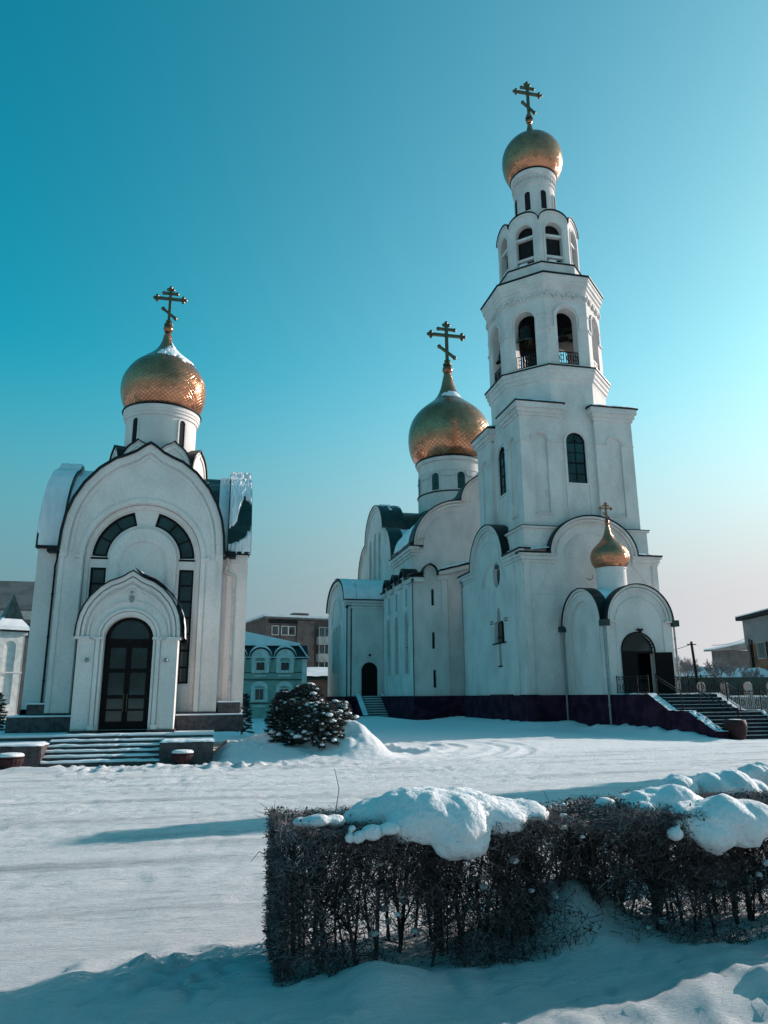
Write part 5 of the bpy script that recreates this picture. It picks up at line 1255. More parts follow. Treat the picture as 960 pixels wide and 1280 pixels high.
def spruce(x, y, z, h, r, label, nb=90, snow=.5, group='snowy spruces', nn_=48, w=.014, low=.0):
    t = thing('spruce', (x, y, z), label, 'spruce', group)
    obj('trunk', MB().tube((x, y, z-.2), (x, y, z+h*.93), .035*h, .008, 8), 'bark', t)
    fo = MB(); sn = MB(); br = MB()
    for i in range(nb):
        f_ = (i+.5)/nb; hz_ = low+(1-low)*f_**.85; an = i*2.39996+random.uniform(-.3, .3); rr = r*(1-hz_)**(.5 if h < 2.1 else .75)*random.uniform(.75, 1.12)+.05
        z0 = z+h*hz_*.96; p = Vector((x, y, z0)); d = Vector((math.cos(an), math.sin(an), -.22+.5*hz_)).normalized(); e = p+d*rr
        br.tube(p, e, .012, .004, 4)
        m_ = max(2, int(rr/.11))
        for k in range(m_):
            c = p+d*rr*(.25+.75*(k+1)/m_)
            for sgn in (-1, 0, 1):
                dd = (d+Vector((-d.y, d.x, 0))*sgn*.8+Vector((0, 0, random.uniform(-.25, .1)))); needles(fo, c, dd, .16*max(1, w/.014)*(1.1-.3*k/m_), nn_//3, w)
            if random.random() < snow: blobs(sn, c+Vector((random.uniform(-.05, .05), random.uniform(-.05, .05), .05)), random.choice((.035, .05, .06, .09, .13))*random.uniform(.8, 1.15)*max(1, w/.014))
    obj('branches', br, 'bark', t, kind='stuff', fixn=False); obj('needles', fo, 'spruce', t, kind='stuff', fixn=False)
    if sn.f: obj('snow', sn, 'snowcap', t, smooth=True, kind='stuff', fixn=False)
    return t
def gz(x, y): return float(hgt(np.array(x), np.array(y)))
spruce(2.5, 28.3, .35, 1.85, .62, 'small dark spruce at the left rear of the snowy clump', 110, .22)
spruce(3.25, 27.9, .45, 2.0, 1.0, 'tallest spruce at the centre of the snowy clump on the snow heap', 160, .42)
spruce(4.4, 27.9, .55, 1.25, .85, 'short spruce heavy with snow at the right of the clump, above the bright heap', 90, .65)
spruce(3.5, 26.0, gz(3.5, 26.0)-.2, 1.15, .95, 'low spreading spruce in front of the clump with snow filled branches', 160, .5)
spruce(2.85, 26.9, gz(2.85, 26.9)-.2, 1.5, .82, 'bushy middle spruce half hidden between its snowy neighbours', 120, .3)
spruce(1.45, 41, .3, 1.9, .42, 'small spruce peeking out right of the chapel plinth', 70, .25, 'young spruces by the buildings')
spruce(-10.35, 40, .3, 2.0, .6, 'small spruce at the far left edge before the white annex', 70, .3, 'young spruces by the buildings')
spruce(20.0, 19.2, 0, 7.7, .7, 'tall spruce beyond the right edge whose shadow crosses the drive', 220, .2, 'tall spruce by the drive', nn_=24, w=.04, low=.12)

# ================================================================== HEDGES
def twig_mesh(name, P0, P1, r0, r1, m_, parent, kind='stuff'):
    n = len(P0); D = P1-P0; D /= np.linalg.norm(D, axis=1)[:, None]
    A = np.cross(D, np.array([.3, .5, .81])); A /= np.linalg.norm(A, axis=1)[:, None]; B = np.cross(D, A)
    V = np.zeros((n, 6, 3))
    for k in range(3):
        c, s_ = math.cos(2*PI*k/3), math.sin(2*PI*k/3); V[:, k] = P0+(A*c+B*s_)*r0[:, None]; V[:, 3+k] = P1+(A*c+B*s_)*r1[:, None]
    I = (np.arange(n)*6)[:, None, None]; q = np.array([[0, 1, 4, 3], [1, 2, 5, 4], [2, 0, 3, 5]])[None]
    me = bpy.data.meshes.new(name); c0 = V.reshape(-1, 3).mean(0)
    me.from_pydata((V.reshape(-1, 3)-c0).tolist(), [], (I+q).reshape(-1, 4).tolist()); me.materials.append(M[m_])
    o = bpy.data.objects.new(name, me); COL.objects.link(o); o.parent = parent; o.location = Vector(c0)-ORG[parent.name]; ORG[o.name] = Vector(c0)
    o['kind'] = kind; return o
def hedge(x0, x1, y0, y1, top, label, nt_, stems, gap=None, zb=.0):
    tofs = lambda x: .035*fbm(np.asarray(x)*2.3, 5.0, 3)-.09*np.exp(-((np.asarray(x)-3.0)/.33)**2)
    t = thing('hedge', ((x0+x1)/2, (y0+y1)/2, 0), label, 'hedge')
    P = []; Q = []; R0 = []; R1 = []
    ends = []
    for i in range(stems):                       # stems with forks
        x = random.uniform(x0+.05, x1-.05); y = random.uniform(y0+.12, y1-.1); b = Vector((x, y, gz(x, y)-.05))
        ht = top*random.uniform(.80, .98); k1 = Vector((x+random.uniform(-.08, .08), y+random.uniform(-.08, .08), ht*.45)); lean = Vector((random.uniform(-.14, .14), random.uniform(-.14, .14), 0))
        mb = MB(); r = random.uniform(.008, .021); mb.tube(b, k1, r, r*.8, 6); pts = [k1]
        e = Vector((x, y, ht))+lean; e.x = min(max(e.x, x0+.03), x1-.02); e.y = min(max(e.y, y0+.03), y1-.03); mb.tube(k1, e, r*.8, r*.35, 5)
        for j in range(4):
            s_ = b.lerp(k1, random.uniform(.4, 1)) if j < 2 else k1.lerp(e, random.uniform(.05, .6)); an = random.uniform(0, 2*PI)
            f_ = s_+Vector((math.cos(an)*.22, math.sin(an)*.2, random.uniform(.2, .5))); f_.z = min(f_.z, top-.02); f_.x = min(max(f_.x, x0+.02), x1-.02); f_.y = min(max(f_.y, y0+.02), y1-.02)
            mb.tube(s_, f_, r*.5, r*.22, 4); ends.append((s_, f_))
        ends.append((k1, e)); ends.append((b, k1))
        obj('branch', mb, 'twig', t, fixn=False)
    n = nt_
    # long fine shoots
    k = n//5; idx = rng.integers(0, len(ends), k); u = rng.random(k)
    S = np.array([ends[i][0][:] for i in idx]); E_ = np.array([ends[i][1][:] for i in idx]); a = S+(E_-S)*u[:, None]
    d = rng.normal(size=(k, 3))*[.5, .5, .35]+[0, 0, .45]; d /= np.linalg.norm(d, axis=1)[:, None]; b = a+d*rng.uniform(.06, .26, k)[:, None]
    P.append(a); Q.append(b); R0.append(rng.uniform(.0025, .005, k)); R1.append(np.full(k, .0012))
    # clipped outer brush: top and faces
    k = n-k; face = rng.random(k); c = np.zeros((k, 3)); c[:, 0] = rng.uniform(x0, x1, k); c[:, 1] = rng.uniform(y0, y1, k); c[:, 2] = zb+(top-zb)*rng.random(k)**.85
    tp = face < .32; fr_ = (face >= .32) & (face < .68); bk = (face >= .68) & (face < .82); lf = (face >= .82) & (face < .90)
    c[tp, 2] = top-np.abs(rng.normal(0, .10, tp.sum())); c[fr_, 1] = y0+np.abs(rng.normal(0, .06, fr_.sum())); c[bk, 1] = y1-np.abs(rng.normal(0, .06, bk.sum())); c[lf, 0] = x0+np.abs(rng.normal(0, .05, lf.sum()))
    d = rng.normal(size=(k, 3))*[.6, .6, .5]+[0, 0, .35]; d[fr_, 1] -= .3; d /= np.linalg.norm(d, axis=1)[:, None]; L = rng.uniform(.04, .14, k)
    # the brush thins out in irregular patches
    pz = fbm(c[:, 0]*3.1+c[:, 1]*.7, c[:, 2]*3.4+11, 3)+.12*(c[:, 2]-.62)+.24
    kk_ = rng.random(k) < 1/(1+np.exp(-(pz+.12)*9)); c, d, L = c[kk_], d[kk_], L[kk_]; k = len(c)
    if gap is not None:
        kp = np.ones(k, bool)
        for gx, gw, gzz in gap: kp &= ~((np.abs(c[:, 0]-gx-.15*np.sin(c[:, 2]*7)) < gw*rng.random(k)*1.6) & (c[:, 2] < gzz+rng.normal(0, .08, k)) & (rng.random(k) < .88))
        c, d, L = c[kp], d[kp], L[kp]; k = len(c)
    P.append(c-d*L[:, None]*.5); Q.append(c+d*L[:, None]*.5); R0.append(rng.uniform(.0022, .0042, k)); R1.append(np.full(k, .0013))
    P = np.concatenate(P); Q = np.concatenate(Q); R0 = np.concatenate(R0); R1 = np.concatenate(R1)
    tt_ = top+tofs(Q[:, 0])+.04*rng.random(len(Q))**3*2; Q[:, 2] = np.minimum(Q[:, 2], tt_)
    P[:, 2] = np.minimum(P[:, 2], tt_)
    fz = (P[:, 2] > top-.30*rng.random(len(P))) | (rng.random(len(P)) < .12) | ((P[:, 0] < x0+.35) & (rng.random(len(P)) < .45))
    twig_mesh('twigs', P[~fz], Q[~fz], R0[~fz], R1[~fz], 'twig', t); twig_mesh('frosted_twigs', P[fz], Q[fz], R0[fz], R1[fz], 'twigf', t)
    # dry leaves and buds
    k = nt_//7; i = rng.integers(0, len(Q), k); c = Q[i]; a = rng.normal(size=(k, 3)); a /= np.linalg.norm(a, axis=1)[:, None]; b = np.cross(a, rng.normal(size=(k, 3))); b /= np.linalg.norm(b, axis=1)[:, None]
    s1 = rng.uniform(.006, .018, k)[:, None]; s2 = s1*.55
    V = np.stack([c-a*s1, c+b*s2, c+a*s1, c-b*s2], 1).reshape(-1, 3); Fq = np.arange(k*4).reshape(-1, 4)
    c0 = V.mean(0); me = bpy.data.meshes.new('dry_leaves'); me.from_pydata((V-c0).tolist(), [], Fq.tolist()); me.materials.append(M['leaf'])
    o = bpy.data.objects.new('dry_leaves', me); COL.objects.link(o); o.parent = t; o.location = Vector(c0)-ORG[t.name]; o['kind'] = 'stuff'; ORG[o.name] = Vector(c0)
    # crumbs of snow caught among the twigs
    mb = MB()
    for _ in range(int((x1-x0)*40)):
        blobs(mb, (random.uniform(x0+.03, x1-.03), random.uniform(y0+.1, y1), random.uniform(.12, top-.1)), random.uniform(.008, .042), .7, 7)
    for _ in range(int((x1-x0)*34)):
        blobs(mb, (random.uniform(x0+.03, x1-.03), random.uniform(y0+.02, y1-.05), top-abs(random.gauss(0, .16))-.02), random.uniform(.008, .03), .7, 6)
    obj('snow', mb, 'snowcap', t, smooth=True, kind='stuff', fixn=False)
    return t
HG = hedge(.5, 6.4, 5.8, 6.88, 1.06, 'clipped leafless hedge in the foreground with thick snow caps on top', 90000, 110, gap=[(2.98, .60, .90), (1.30, .16, .5), (.95, .10, .75)])
for x_, y_, h_, l_ in ((1.02, 6.5, .33, 'single thin shoot standing up behind the small flat snow cap'), (2.72, 6.1, .16, 'short stray twig rising at the right end of the largest cap'), (.52, 6.3, -.22, 'stray twig curling out of the left end of the hedge')):
    b_ = Vector((x_, y_, 1.05 if h_ > 0 else .78)); t_ = MB(); e_ = b_+(Vector((.03, 0, h_*.6)) if h_ > 0 else Vector((-.13, 0, .05))); f_ = e_+(Vector((-.04, 0, h_*.5)) if h_ > 0 else Vector((-.06, 0, -.07)))
    t_.tube(b_, e_, .004, .003, 5); t_.tube(e_, f_, .003, .0015, 5); obj('stray_twig', t_, 'twig', HG, label=l_)
hedge(5.0, 9.6, 8.0, 8.95, .84, 'second leafless hedge farther right, mostly hidden behind the front one', 14000, 24)
# a few free shoots
def metacap(label, els, thr=.12, res=.028, noise=.030, group='snow caps on the hedges', seedk=0):
    mbd = bpy.data.metaballs.new('cap%d' % len(bpy.data.metaballs)); mbd.resolution = res; mbd.threshold = thr
    ob = bpy.data.objects.new('capsrc%d' % seedk, mbd); COL.objects.link(ob)
    for (x, y, z, rx, ry, rz) in els:
        e = mbd.elements.new(type='ELLIPSOID'); e.co = (x, y, z); e.radius = 1.0; e.size_x, e.size_y, e.size_z = rx, ry, rz
        e.radius = 1.0
    bpy.context.view_layer.update(); dg = bpy.context.evaluated_depsgraph_get()
    me = bpy.data.meshes.new_from_object(ob.evaluated_get(dg)); bpy.data.objects.remove(ob)
    v = np.zeros(len(me.vertices)*3); me.vertices.foreach_get('co', v); v = v.reshape(-1, 3)
    nrm = np.array([x.normal[:] for x in me.vertices])
    k = noise*(fbm(v[:, 0]*3.2+v[:, 2]*2+seedk, v[:, 1]*4-v[:, 2]*5, 4))+noise*.55*fbm(v[:, 0]*9+v[:, 2]*4, v[:, 1]*9-v[:, 2]*14, 3)
    v = v+nrm*k[:, None]
    c = (v.min(0)+v.max(0))/2; c[2] = v[:, 2].min()
    me.vertices.foreach_set('co', (v-c).ravel()); me.update(); me.shade_smooth(); me.name = 'snow_cap'
    me.materials.clear(); me.materials.append(M['snowcap'])
    o = bpy.data.objects.new('snow_cap', me); COL.objects.link(o); o.location = Vector(c); return props(o, label, 'snow cap', group)
k_ = 1.25
metacap('largest sagging snow cap on the front hedge with a tongue hanging down its face', [(1.35, 6.22, 1.09, .34, .34, .12), (1.62, 6.15, 1.12, .46, .42, .19), (1.95, 6.10, 1.12, .46, .42, .19), (1.72, 5.90, 1.05, .36, .24, .21), (1.90, 5.80, .98, .27, .17, .24), (1.80, 5.77, .93, .19, .13, .20),
    (2.22, 6.12, 1.08, .40, .36, .15), (2.46, 6.12, 1.05, .30, .28, .12), (2.28, 5.92, 1.03, .26, .22, .12), (2.66, 6.2, 1.03, .15, .17, .09), (1.18, 6.2, 1.06, .2, .2, .08), (1.50, 5.88, 1.04, .26, .18, .13)], seedk=1)
metacap('small flat snow cap near the left end of the front hedge', [(.80, 5.95, 1.09, .14, .14, .07), (.93, 5.98, 1.08, .11, .12, .06), (.68, 6.0, 1.08, .08, .1, .04)], seedk=2, noise=.01)
metacap('small lumpy snow cap just before the largest cap', [(1.18, 5.77, 1.02, .10, .09, .06), (1.32, 5.77, 1.04, .11, .09, .055), (1.08, 5.78, .99, .06, .06, .05)], seedk=3, noise=.01)
metacap('single snow lump caught at the shoulder of the front hedge', [(1.02, 5.78, .99, .05, .05, .045), (1.04, 5.80, 1.05, .04, .04, .03)], seedk=4, noise=.006)
metacap('rounded snow cap on the rear edge of the front hedge, right part', [(3.84, 6.45, 1.005, 0.3, 0.28, 0.2), (4.06, 6.42, 1.015, 0.32, 0.3, 0.21), (4.3, 6.45, 0.985, 0.22, 0.22, 0.15), (3.7, 6.25, 0.955, 0.2, 0.18, 0.17)], seedk=5)
metacap('broad snow cap on the front edge of the front hedge, right part', [(4.0, 5.96, 0.955, 0.28, 0.26, 0.19), (4.22, 5.93, 0.975, 0.34, 0.3, 0.21), (4.48, 5.95, 0.955, 0.28, 0.28, 0.18), (4.06, 5.82, 0.895, 0.22, 0.15, 0.19), (4.36, 5.82, 0.905, 0.24, 0.15, 0.15)], seedk=6)
metacap('little snow lump under the rounded cap on the right part of the hedge', [(3.70, 5.80, .90, .09, .07, .065), (3.76, 5.84, .97, .05, .05, .04)], seedk=7, noise=.006)
metacap('small snow lump at the foot end of the dip in the front hedge', [(3.48, 6.5, 1.03, .13, .13, .09), (3.36, 6.5, 1.0, .07, .07, .05)], seedk=12, noise=.01)
metacap('snow cap on the front hedge just beyond the right frame edge', [(5.35, 6.25, 1.03, .25, .25, .14), (5.65, 6.2, 1.03, .28, .26, .14), (6.0, 6.25, 1.02, .25, .25, .12)], seedk=8)
metacap('leftmost snow cap on the second hedge', [(5.40, 8.3, .88, .30, .30, .24), (5.26, 8.35, .84, .18, .2, .17)], seedk=9)
metacap('long double snow cap in the middle of the second hedge', [(5.88, 8.28, .91, .30, .3, .25), (6.12, 8.25, .91, .32, .3, .26), (6.36, 8.25, .86, .22, .25, .18)], seedk=10)
metacap('rear snow cap on the second hedge at the right frame edge', [(6.84, 8.75, .96, .34, .28, .25), (7.2, 8.7, .96, .36, .28, .23)], seedk=11)

# ================================================================== BACKGROUND BUILDINGS
def bwin(par, F, cx, hw, z0, z1, t=.0, arched=False, frame_='cream', mull=1, glass='glass2'):
    w = obj('window', MB().slab(F, arch(cx, hw, z0, z1, hw*.55, 8) if arched else rect(cx-hw, cx+hw, z0, z1), [rect(cx-hw+.1, cx+hw-.1, z0+.1, z1-.1)], t+.06, t-.02), frame_, par)
    xs = np.linspace(cx-hw+.1, cx+hw-.1, mull+2)
    for a_, b_ in zip(xs, xs[1:]): obj('pane', MB().fbox(F, a_+.03, b_-.03, z0+.1, z1-.1, t+.03, t-.01), glass, w, fixn=False)
    return w
# ---- pale teal two storey house
tb = thing('teal_house', (2.5, 80, 0), 'two storey pale teal house with white arched window surrounds and thick snow roof', 'house')
Ft = frame((0, 75.0), (1, 0), (0, -1))
obj('wall', MB().box(-4, 8.75, 75.0, 86, -.5, 5.75), 'teal', tb)
ocs = [(-.6, 1.02), (1.8, 1.02), (4.2, 1.02), (6.6, 1.02)]
q = MB(); e = MB(); sn = MB()
for c_, r_ in ocs:
    q.slab(Ft, [(c_-1.0, 5.0), (c_+1.0, 5.0)]+arc(c_, 5.72, 1.0, .92, 0, 180, 14), (), .22, -.02)
    e.band(Ft, arc(c_, 5.72, 1.0, .92, 0, 180, 14), arc(c_, 5.72, 1.1, 1.02, 0, 180, 14), .34, -.9)
    sn.band(Ft, arc(c_, 5.76, 1.1, 1.02, 8, 172, 14), arc(c_, 5.78, 1.12, 1.24, 8, 172, 14), .30, -1.0)
for a_, b_ in ((-4, -1.6), (.4, .8), (2.8, 3.2), (5.2, 5.6), (7.6, 8.9)): e.fbox(Ft, a_, b_, 5.66, 5.76, .34, -.3)
obj('gable_wall', q, 'teal', tb); obj('roof_edge', e, 'trim', tb); obj('snow', sn, 'snow', tb)
obj('mansard_roof', MB().slab(lambda s, z, t: Vector((t, 74.8+s, z)), [(0, 5.75), (1.2, 7.05), (9.8, 7.05), (11, 5.75)], (), -4.2, 8.9), 'roof', tb)
obj('snow_roof', MB().slab(lambda s, z, t: Vector((s, 75.6+t, z)), [(-4.4, 7.0), (8.1, 7.0), (8.15, 7.25), (2.2, 8.45), (-4.4, 8.6)], (), 0, 9.6), 'snow', tb)
obj('snow', MB().box(-4, 9.0, 74.55, 75.0, 5.76, 5.83).slab(lambda s, z, t: Vector((8.0+s*.9, 74.9+t, z)), [(0, 7.0), (.12, 7.0), (1.05, 5.8), (.9, 5.8)], (), 0, 1.2), 'snow', tb)
for c_ in (-.6, 1.8, 4.2, 6.6):
    q = MB().slab(Ft, arch(c_, .85, 4.3, 5.75, .85), [arch(c_, .52, 4.45, 5.35, .5)], .27, -.02); obj('window_surround', q, 'cream', tb)
    bwin(tb, Ft, c_, .5, 4.45, 5.4, .24, frame_='cream', glass='glass')
    obj('apron', MB().fbox(Ft, c_-.6, c_+.6, 3.95, 4.12, .08, -.02), 'cream', tb)
    q = MB().slab(Ft, arch(c_, .8, 1.55, 2.9, .6), [arch(c_, .52, 1.7, 2.75, .3)], .12, -.02); obj('window_surround', q, 'cream', tb)
    bwin(tb, Ft, c_, .5, 1.65, 2.85, .0, frame_='cream', glass='glass')
    obj('apron', MB().fbox(Ft, c_-.6, c_+.6, 1.05, 1.22, .08, -.02), 'cream', tb)
obj('string_course', MB().fbox(Ft, -4, 8.76, 3.6, 3.68, .1, -.02), 'trim', tb); obj('string_course', MB().fbox(Ft, -4, 8.76, 4.3, 4.36, .06, -.02), 'trim', tb); obj('string_course', MB().fbox(Ft, -4, 8.76, 1.38, 1.44, .07, -.02), 'trim', tb)
obj('pilaster', MB().fbox(Ft, 8.3, 8.78, -.3, 5.7, .12, -.02), 'cream', tb)
# ---- brown brick flats behind
ap = thing('apartment_block', (14, 118, 0), 'brown brick apartment block with glazed balconies and snow on its flat roof', 'apartment block')
dv = Vector((math.sin(math.radians(77)), math.cos(math.radians(77)), 0)); nv = Vector((dv.y, -dv.x, 0))
AX, AY = 7.35, 120.0
Fa = frame((AX, AY), dv, nv)
obj('wall', MB().fbox(Fa, 0, 26, -1, 14.2, 0, -14), 'brick', ap)
obj('parapet', MB().fbox(Fa, -.3, 26.3, 14.2, 14.5, .4, -14.3), 'concrete', ap)
obj('snow', MB().fbox(Fa, -.4, 26.4, 14.5, 14.85, .45, -14.3), 'snow', ap)
obj('roof_hatch', MB().fbox(Fa, 5.0, 7.6, 14.5, 15.4, -1, -3), 'brick', ap)
obj('dark_cornice', MB().fbox(Fa, .5, 5.2, 13.5, 14.0, .25, -.1), 'trim', ap)
for fl in range(5):
    z0 = 11.6-fl*2.75
    for c_ in (1.6, 3.2, 4.4): bwin(ap, Fa, c_, .6, z0, z0+1.5, .02)
    bwin(ap, Fa, 6.4, .45, z0-.2, z0+1.2, .02)
    bal = obj('balcony', MB().fbox(Fa, 8.6, 14.5, z0-1.2, z0-.1, 1.3, 0).fbox(Fa, 8.6, 14.5, z0-1.35, z0-1.2, 1.4, 0), 'balcb' if fl == 2 else 'balc', ap, label='balcony front with blue sheeting' if fl == 2 else None)
    fr_ = MB()
    for k in range(7): fr_.fbox(Fa, 8.6+k*.97, 8.7+k*.97, z0-.1, z0+1.4, 1.28, 1.18)
    fr_.fbox(Fa, 8.6, 14.5, z0+1.32, z0+1.42, 1.29, 1.17); obj('balcony_frame', fr_, 'balc', bal)
    for k in range(6): obj('pane', MB().fbox(Fa, 8.7+k*.97, 9.57+k*.97, z0-.1, z0+1.32, 1.24, 1.2), 'glass2', bal, fixn=False)
obj('brick_bay', MB().fbox(Fa, 5.2, 8.1, -1, 14.0, .5, 0), 'brick', ap)
sh = thing('low_shed', (10.5, 92, 0), 'low brick shed with snowy roof between the teal house and the cathedral', 'shed')
obj('wall', MB().box(8.6, 16, 90, 96, -.5, 3.9), 'brick', sh); obj('roof', MB().slab(lambda s, z, t: Vector((t, 89.5+s, z)), [(0, 3.9), (0, 4.1), (4, 5.3), (7.5, 4.1), (7.5, 3.9)], (), 8.2, 16.5), 'roof', sh)
snow_sheet('snow', sh, lambda u, v: (Vector((8.2+8.3*u, 89.4+4.1*v, 4.12+1.2*v)), Vector((0, 0, 1))), 20, 10, lambda u, v: .5+.6*(.5-u)*2*(.4+v)*.5, .25, .04)
# ---- left: white church house with corner turret, long block behind
lh = thing('church_house', (-16.26, 63.3, 0), 'white arcaded church house with small green spired turret at the left edge', 'house')
T0, T1 = -17.26, -15.26
Fh = frame((0, 62.0), (1, 0), (0, -1)); Fh2 = frame((T1, 63.0), (0, 1), (1, 0))
obj('turret', MB().box(T0, T1-.12, 62.12, 64.3, -.3, 7.2), 'cream', lh)
for F_, c_ in ((Fh, (T0+T1)/2), (Fh2, 0)):
    obj('turret_face', MB().slab(F_, rect(c_-1.0, c_+1.0, -.3, 7.0), [arch(c_, .42, 1.6, 5.9, .42)], 0, -.12), 'cream', lh)
    obj('band', MB().fbox(F_, c_-1.0, c_+1.0, 3.9, 4.0, .04, -.02), 'cream', lh); obj('cornice', MB().fbox(F_, c_-1.1, c_+1.1, 6.8, 7.0, .15, -.02), 'cream', lh)
obj('eave', MB().box(T0-.3, T1+.3, 61.7, 64.3, 7.0, 7.14), 'trim', lh)
cx_, cy2 = (T0+T1)/2, 63.0
obj('snow', MB().lathe((cx_, cy2), [(1.75, 7.14), (1.65, 7.45), (1.1, 7.95), (.8, 8.15)], 4, PI/4), 'snowcap', lh, kind='stuff')
obj('spire', MB().lathe((cx_+.15, cy2), [(1.1, 7.8), (.02, 10.0)], 4, PI/4), 'roof', lh)
obj('wall', MB().box(-44, T0, 63.0, 74, -.3, 6.1).box(T0, -14.7, 64.6, 78, -.3, 5.9), 'cream', lh)
Fw_ = frame((0, 63.0), (1, 0), (0, -1))
for c_ in (-19.2, -21.9, -24.6):
    obj('gable', MB().slab(Fw_, [(c_-1.25, 5.5), (c_+1.25, 5.5)]+arc(c_, 6.0, 1.25, 1.0, 0, 180, 12), (), .2, -.4), 'cream', lh)
    obj('roof_edge', MB().band(Fw_, arc(c_, 6.0, 1.25, 1.0, 0, 180, 12), arc(c_, 6.0, 1.38, 1.12, 0, 180, 12), .4, -1), 'trim', lh)
    for z0, z1 in ((4.2, 5.9), (1.4, 3.0)): bwin(lh, Fw_, c_, .5, z0, z1, .02, True, glass='glass')
obj('roof', MB().slab(lambda s, z, t: Vector((t, 63+s, z)), [(0, 6.0), (3, 7.6), (8, 7.6), (11, 6.0)], (), -44, T0), 'snow', lh)
Fr_ = frame((-14.7, 64.6), (0, 1), (1, 0))
for k in (1.5, 4.2, 6.9): obj('gable', MB().slab(Fr_, [(k-1.1, 5.3), (k+1.1, 5.3)]+arc(k, 5.8, 1.1, .8, 0, 180, 12), (), .2, -.4), 'cream', lh)
lh.rotation_euler = (0, 0, math.radians(30)); lh.location = (-22.1, 86.8, -.74); lh.scale = (1.37, 1.37, 1.37)
lb = thing('long_block', (-35, 122, 0), 'long grey low block with sloping roof behind the white church house', 'building')
obj('wall', MB().box(-75, -10, 110, 134, -1, 13.8), 'concrete', lb); obj('fascia', MB().box(-75.2, -9.8, 109.7, 134, 12.5, 13.7), 'balc', lb)
obj('roof', MB().slab(lambda s, z, t: Vector((t, 109.6+s, z)), [(0, 13.8), (0, 14.0), (9, 19.0), (20, 19.0), (24, 13.8)], (), -75, -10), 'concrete', lb)
Fl_ = frame((0, 110.0), (1, 0), (0, -1))
for k in range(9): bwin(lb, Fl_, -14.5-k*2.6, 1.05, 9.9, 12.0, .02, frame_='concrete')
# ---- right: sided building, grey house, pole, fence, snow bank
rb = thing('sided_building', (70, 85, 0), 'building with pale vertical siding above brown wall and white framed window at right edge', 'building')
d2 = Vector((math.sin(math.radians(16)), math.cos(math.radians(16)), 0)); n2_ = Vector((-d2.y, d2.x, 0))
Fs_ = frame((71.2, 90.0), -d2, n2_)
obj('wall', MB().fbox(Fs_, 0, 30, -1, 8.5, 0, -10), 'ochre', rb)
wv = obj('cladding_core', MB().fbox(Fs_, -.05, 30, 8.5, 11.85, .12, -10), 'siding', rb); dnn = None
for k in range(40):
    if dnn is None: dnn = obj('siding_board', MB().fbox(Fs_, -.04, .30, 7.2 if k > 3 else 8.5, 11.8, .20, .12), 'siding', rb)
    else: dup(dnn, rb, ORG[dnn.name]+Vector((-d2.x, -d2.y, 0))*.38*k)
obj('roof_edge', MB().fbox(Fs_, -.8, 30.6, 11.85, 12.35, .8, -10), 'wood', rb)
obj('snow', MB().fbox(Fs_, -.8, 30.6, 12.35, 12.5, .8, -10), 'snow', rb)
for k in (5.0, 11.5): bwin(rb, Fs_, k, 1.3, 6.4, 8.6, .22, mull=2, glass='glass', frame_='balc')
obj('corner_post', MB().fbox(Fs_, 1.2, 1.7, -1, 9.2, .3, 0), 'trim', rb); obj('downpipe', MB().tube(Fs_(2.4, 0, .3), Fs_(2.4, 9, .3), .1), 'trim', rb)
gh = thing('grey_house', (76, 104, 0), 'grey house with pale blue lean roof beside the sided building', 'house')
obj('wall', MB().box(74.0, 84, 100, 101.6, -1, 8.4), 'concrete', gh)
obj('roof', MB().slab(lambda s, z, t: Vector((s, 99.5+t, z)), [(73.0, 8.3), (86, 8.8), (86, 9.1), (83.0, 10.3), (73.1, 8.5)], (), 0, 2.6), 'panel', gh)
obj('snow', MB().slab(lambda s, z, t: Vector((s, 99.4+t, z)), [(73.0, 8.5), (83, 10.32), (83, 10.55), (73.0, 8.65)], (), 0, 2.7), 'snow', gh)
pol = thing('utility_pole', (41.8, 60, 0), 'thin dark leaning utility pole with two wires', 'utility pole')
obj('pole', MB().tube((42.1, 60, 0), (41.75, 60, 6.6), .14, .11, 8), 'wood', pol)
obj('crossarm', MB().box(41.3, 42.2, 59.95, 60.05, 6.3, 6.38), 'wood', pol)
def wire(p, q, sag, label=None):
    mb = MB(); p, q = Vector(p), Vector(q); pts = [p.lerp(q, i/16)-Vector((0, 0, sag*4*(i/16)*(1-i/16))) for i in range(17)]
    for a_, b_ in zip(pts, pts[1:]): mb.tube(a_, b_, .03, seg=4)
    obj('wire', mb, 'trim', pol)
wire((41.75, 60, 6.35), (71, 89, 9.6), .5); wire((41.75, 60, 6.35), (33.5, 62, 4.6), .25)
# street wall with white posts and iron arches
fw_ = thing('street_fence', (42, 50, 0), 'white post and thin iron arch fence along the street behind the staircase', 'fence')
obj('base_wall', MB().box(30, 60, 50, 50.35, -.2, 1.75), 'panel', fw_)
obj('snow', MB().box(30, 60, 49.95, 50.4, 1.75, 1.87), 'snow', fw_)
ps = None; ws = None; asn = None
for k in range(14):
    x = 31.3+k*2.0
    if ps is None:
        ps = obj('post', MB().box(x-.2, x+.2, 49.9, 50.36, 1.7, 2.66).lathe((x, 50.13), [(.27, 2.66), (.25, 2.76), (.1, 2.88)], 12), 'panel', fw_)
        Fp = frame((x+1.0, 50.16), (1, 0), (0, -1)); q = MB()
        for r_ in (.78, .55, .3): q.band(Fp, arc(0, 1.85, r_, r_*1.0, 0, 180, 12), arc(0, 1.85, r_+.045, r_*1.0+.045, 0, 180, 12), .02, -.02)
        for j in range(-3, 4): q.tube(Fp(j*.2, 1.85, 0), Fp(j*.2, 1.85+.85*math.cos(j*.38), 0), .012, seg=4)
        ws = obj('ironwork', q, 'iron', fw_)
        asn = None
    else:
        for o_ in (ps, ws): dup(o_, fw_, ORG[o_.name]+Vector((2.0*k, 0, 0)))
gf = thing('green_fence', (48, 60, 0), 'tall dark green sheet fence behind the white post fence', 'fence')
gp = None
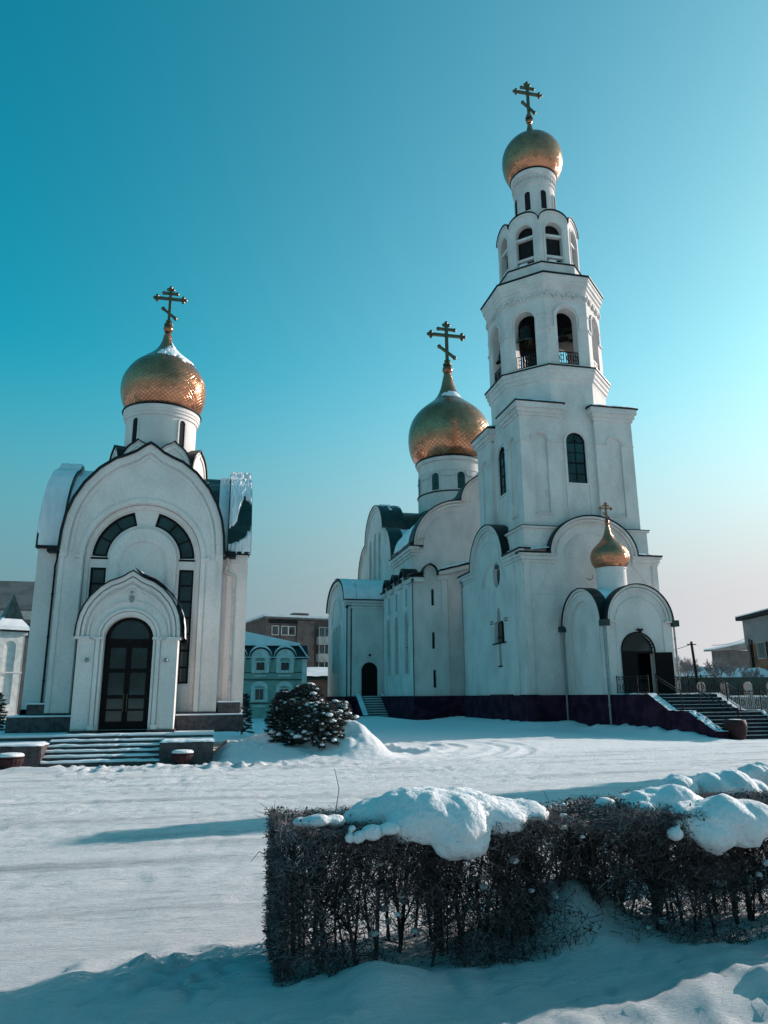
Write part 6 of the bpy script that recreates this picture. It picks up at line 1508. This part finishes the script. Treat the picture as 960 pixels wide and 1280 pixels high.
for k in range(26):
    if gp is None: gp = obj('fence_panel', MB().box(38.0, 38.96, 60, 60.06, .3, 3.45), 'roof', gf)
    else: dup(gp, gf, ORG[gp.name]+Vector((1.0*k, 0, 0)))
# frosted thicket on a snowy bank
mb = MB(); gx_ = np.linspace(40, 74, 60); gy_ = np.linspace(62, 94, 34)
for y in gy_:
    for x in gx_:
        h_ = 4.7*math.exp(-((x-54)/12.5)**6)*math.exp(-((y-80)/13)**4)+.5*float(fbm(x*.4, y*.4, 3)); mb.v.append((x, y, max(-.2, h_)))
for j in range(33):
    for i in range(59): a_ = j*60+i; mb.f.append((a_, a_+1, a_+61, a_+60))
obj('snow_bank', mb, 'snow', smooth=True, kind='structure')
def baretree(x, y, z, h, label, n=5, m_='bark', r=.09, spread=.55, group=None):
    t = thing('bare_tree', (x, y, z), label, 'tree', group)
    tr = MB().tube((x, y, z-.3), (x, y, z+h*.35), r, r*.75, 7); obj('trunk', tr, m_, t)
    P = []; Q = []; A = []; B = []
    def grow(p, d, L, rr, k):
        q = p+d*L; P.append(p[:]); Q.append(q[:]); A.append(rr); B.append(rr*.65)
        if k == 0: return
        for _ in range(3 if k > 1 else 4):
            dd = (d+Vector((random.uniform(-1, 1), random.uniform(-1, 1), random.uniform(-.3, .6)))*spread).normalized(); grow(p.lerp(q, random.uniform(.55, 1)), dd, L*random.uniform(.6, .85), rr*.6, k-1)
    for _ in range(3): grow(Vector((x, y, z+h*.33)), Vector((random.uniform(-.4, .4), random.uniform(-.4, .4), 1)).normalized(), h*.25, r*.6, n)
    cr = twig_mesh('crown', np.array(P), np.array(Q), np.maximum(np.array(A), .015), np.maximum(np.array(B), .012), m_, t, kind='stuff'); return t
for i, (x, y, h_, l_) in enumerate(((42.5, 64, 5.2, 'frosted bare tree just left of the utility pole'), (45.3, 66, 5.0, 'frosted bare tree just right of the utility pole'), (48.3, 66, 4.2, 'frosted shrub in the middle of the snowy bank'),
        (51.3, 67, 3.9, 'low frosted shrub below the grey house'), (54.3, 68, 3.4, 'smallest frosted shrub at the foot of the sided building'), (40.6, 66, 4.2, 'frosted shrub right beside the porch wall'))):
    baretree(x, y, .3 if i < 2 else 1.0, h_, l_, 5, group='frosted trees by the street')
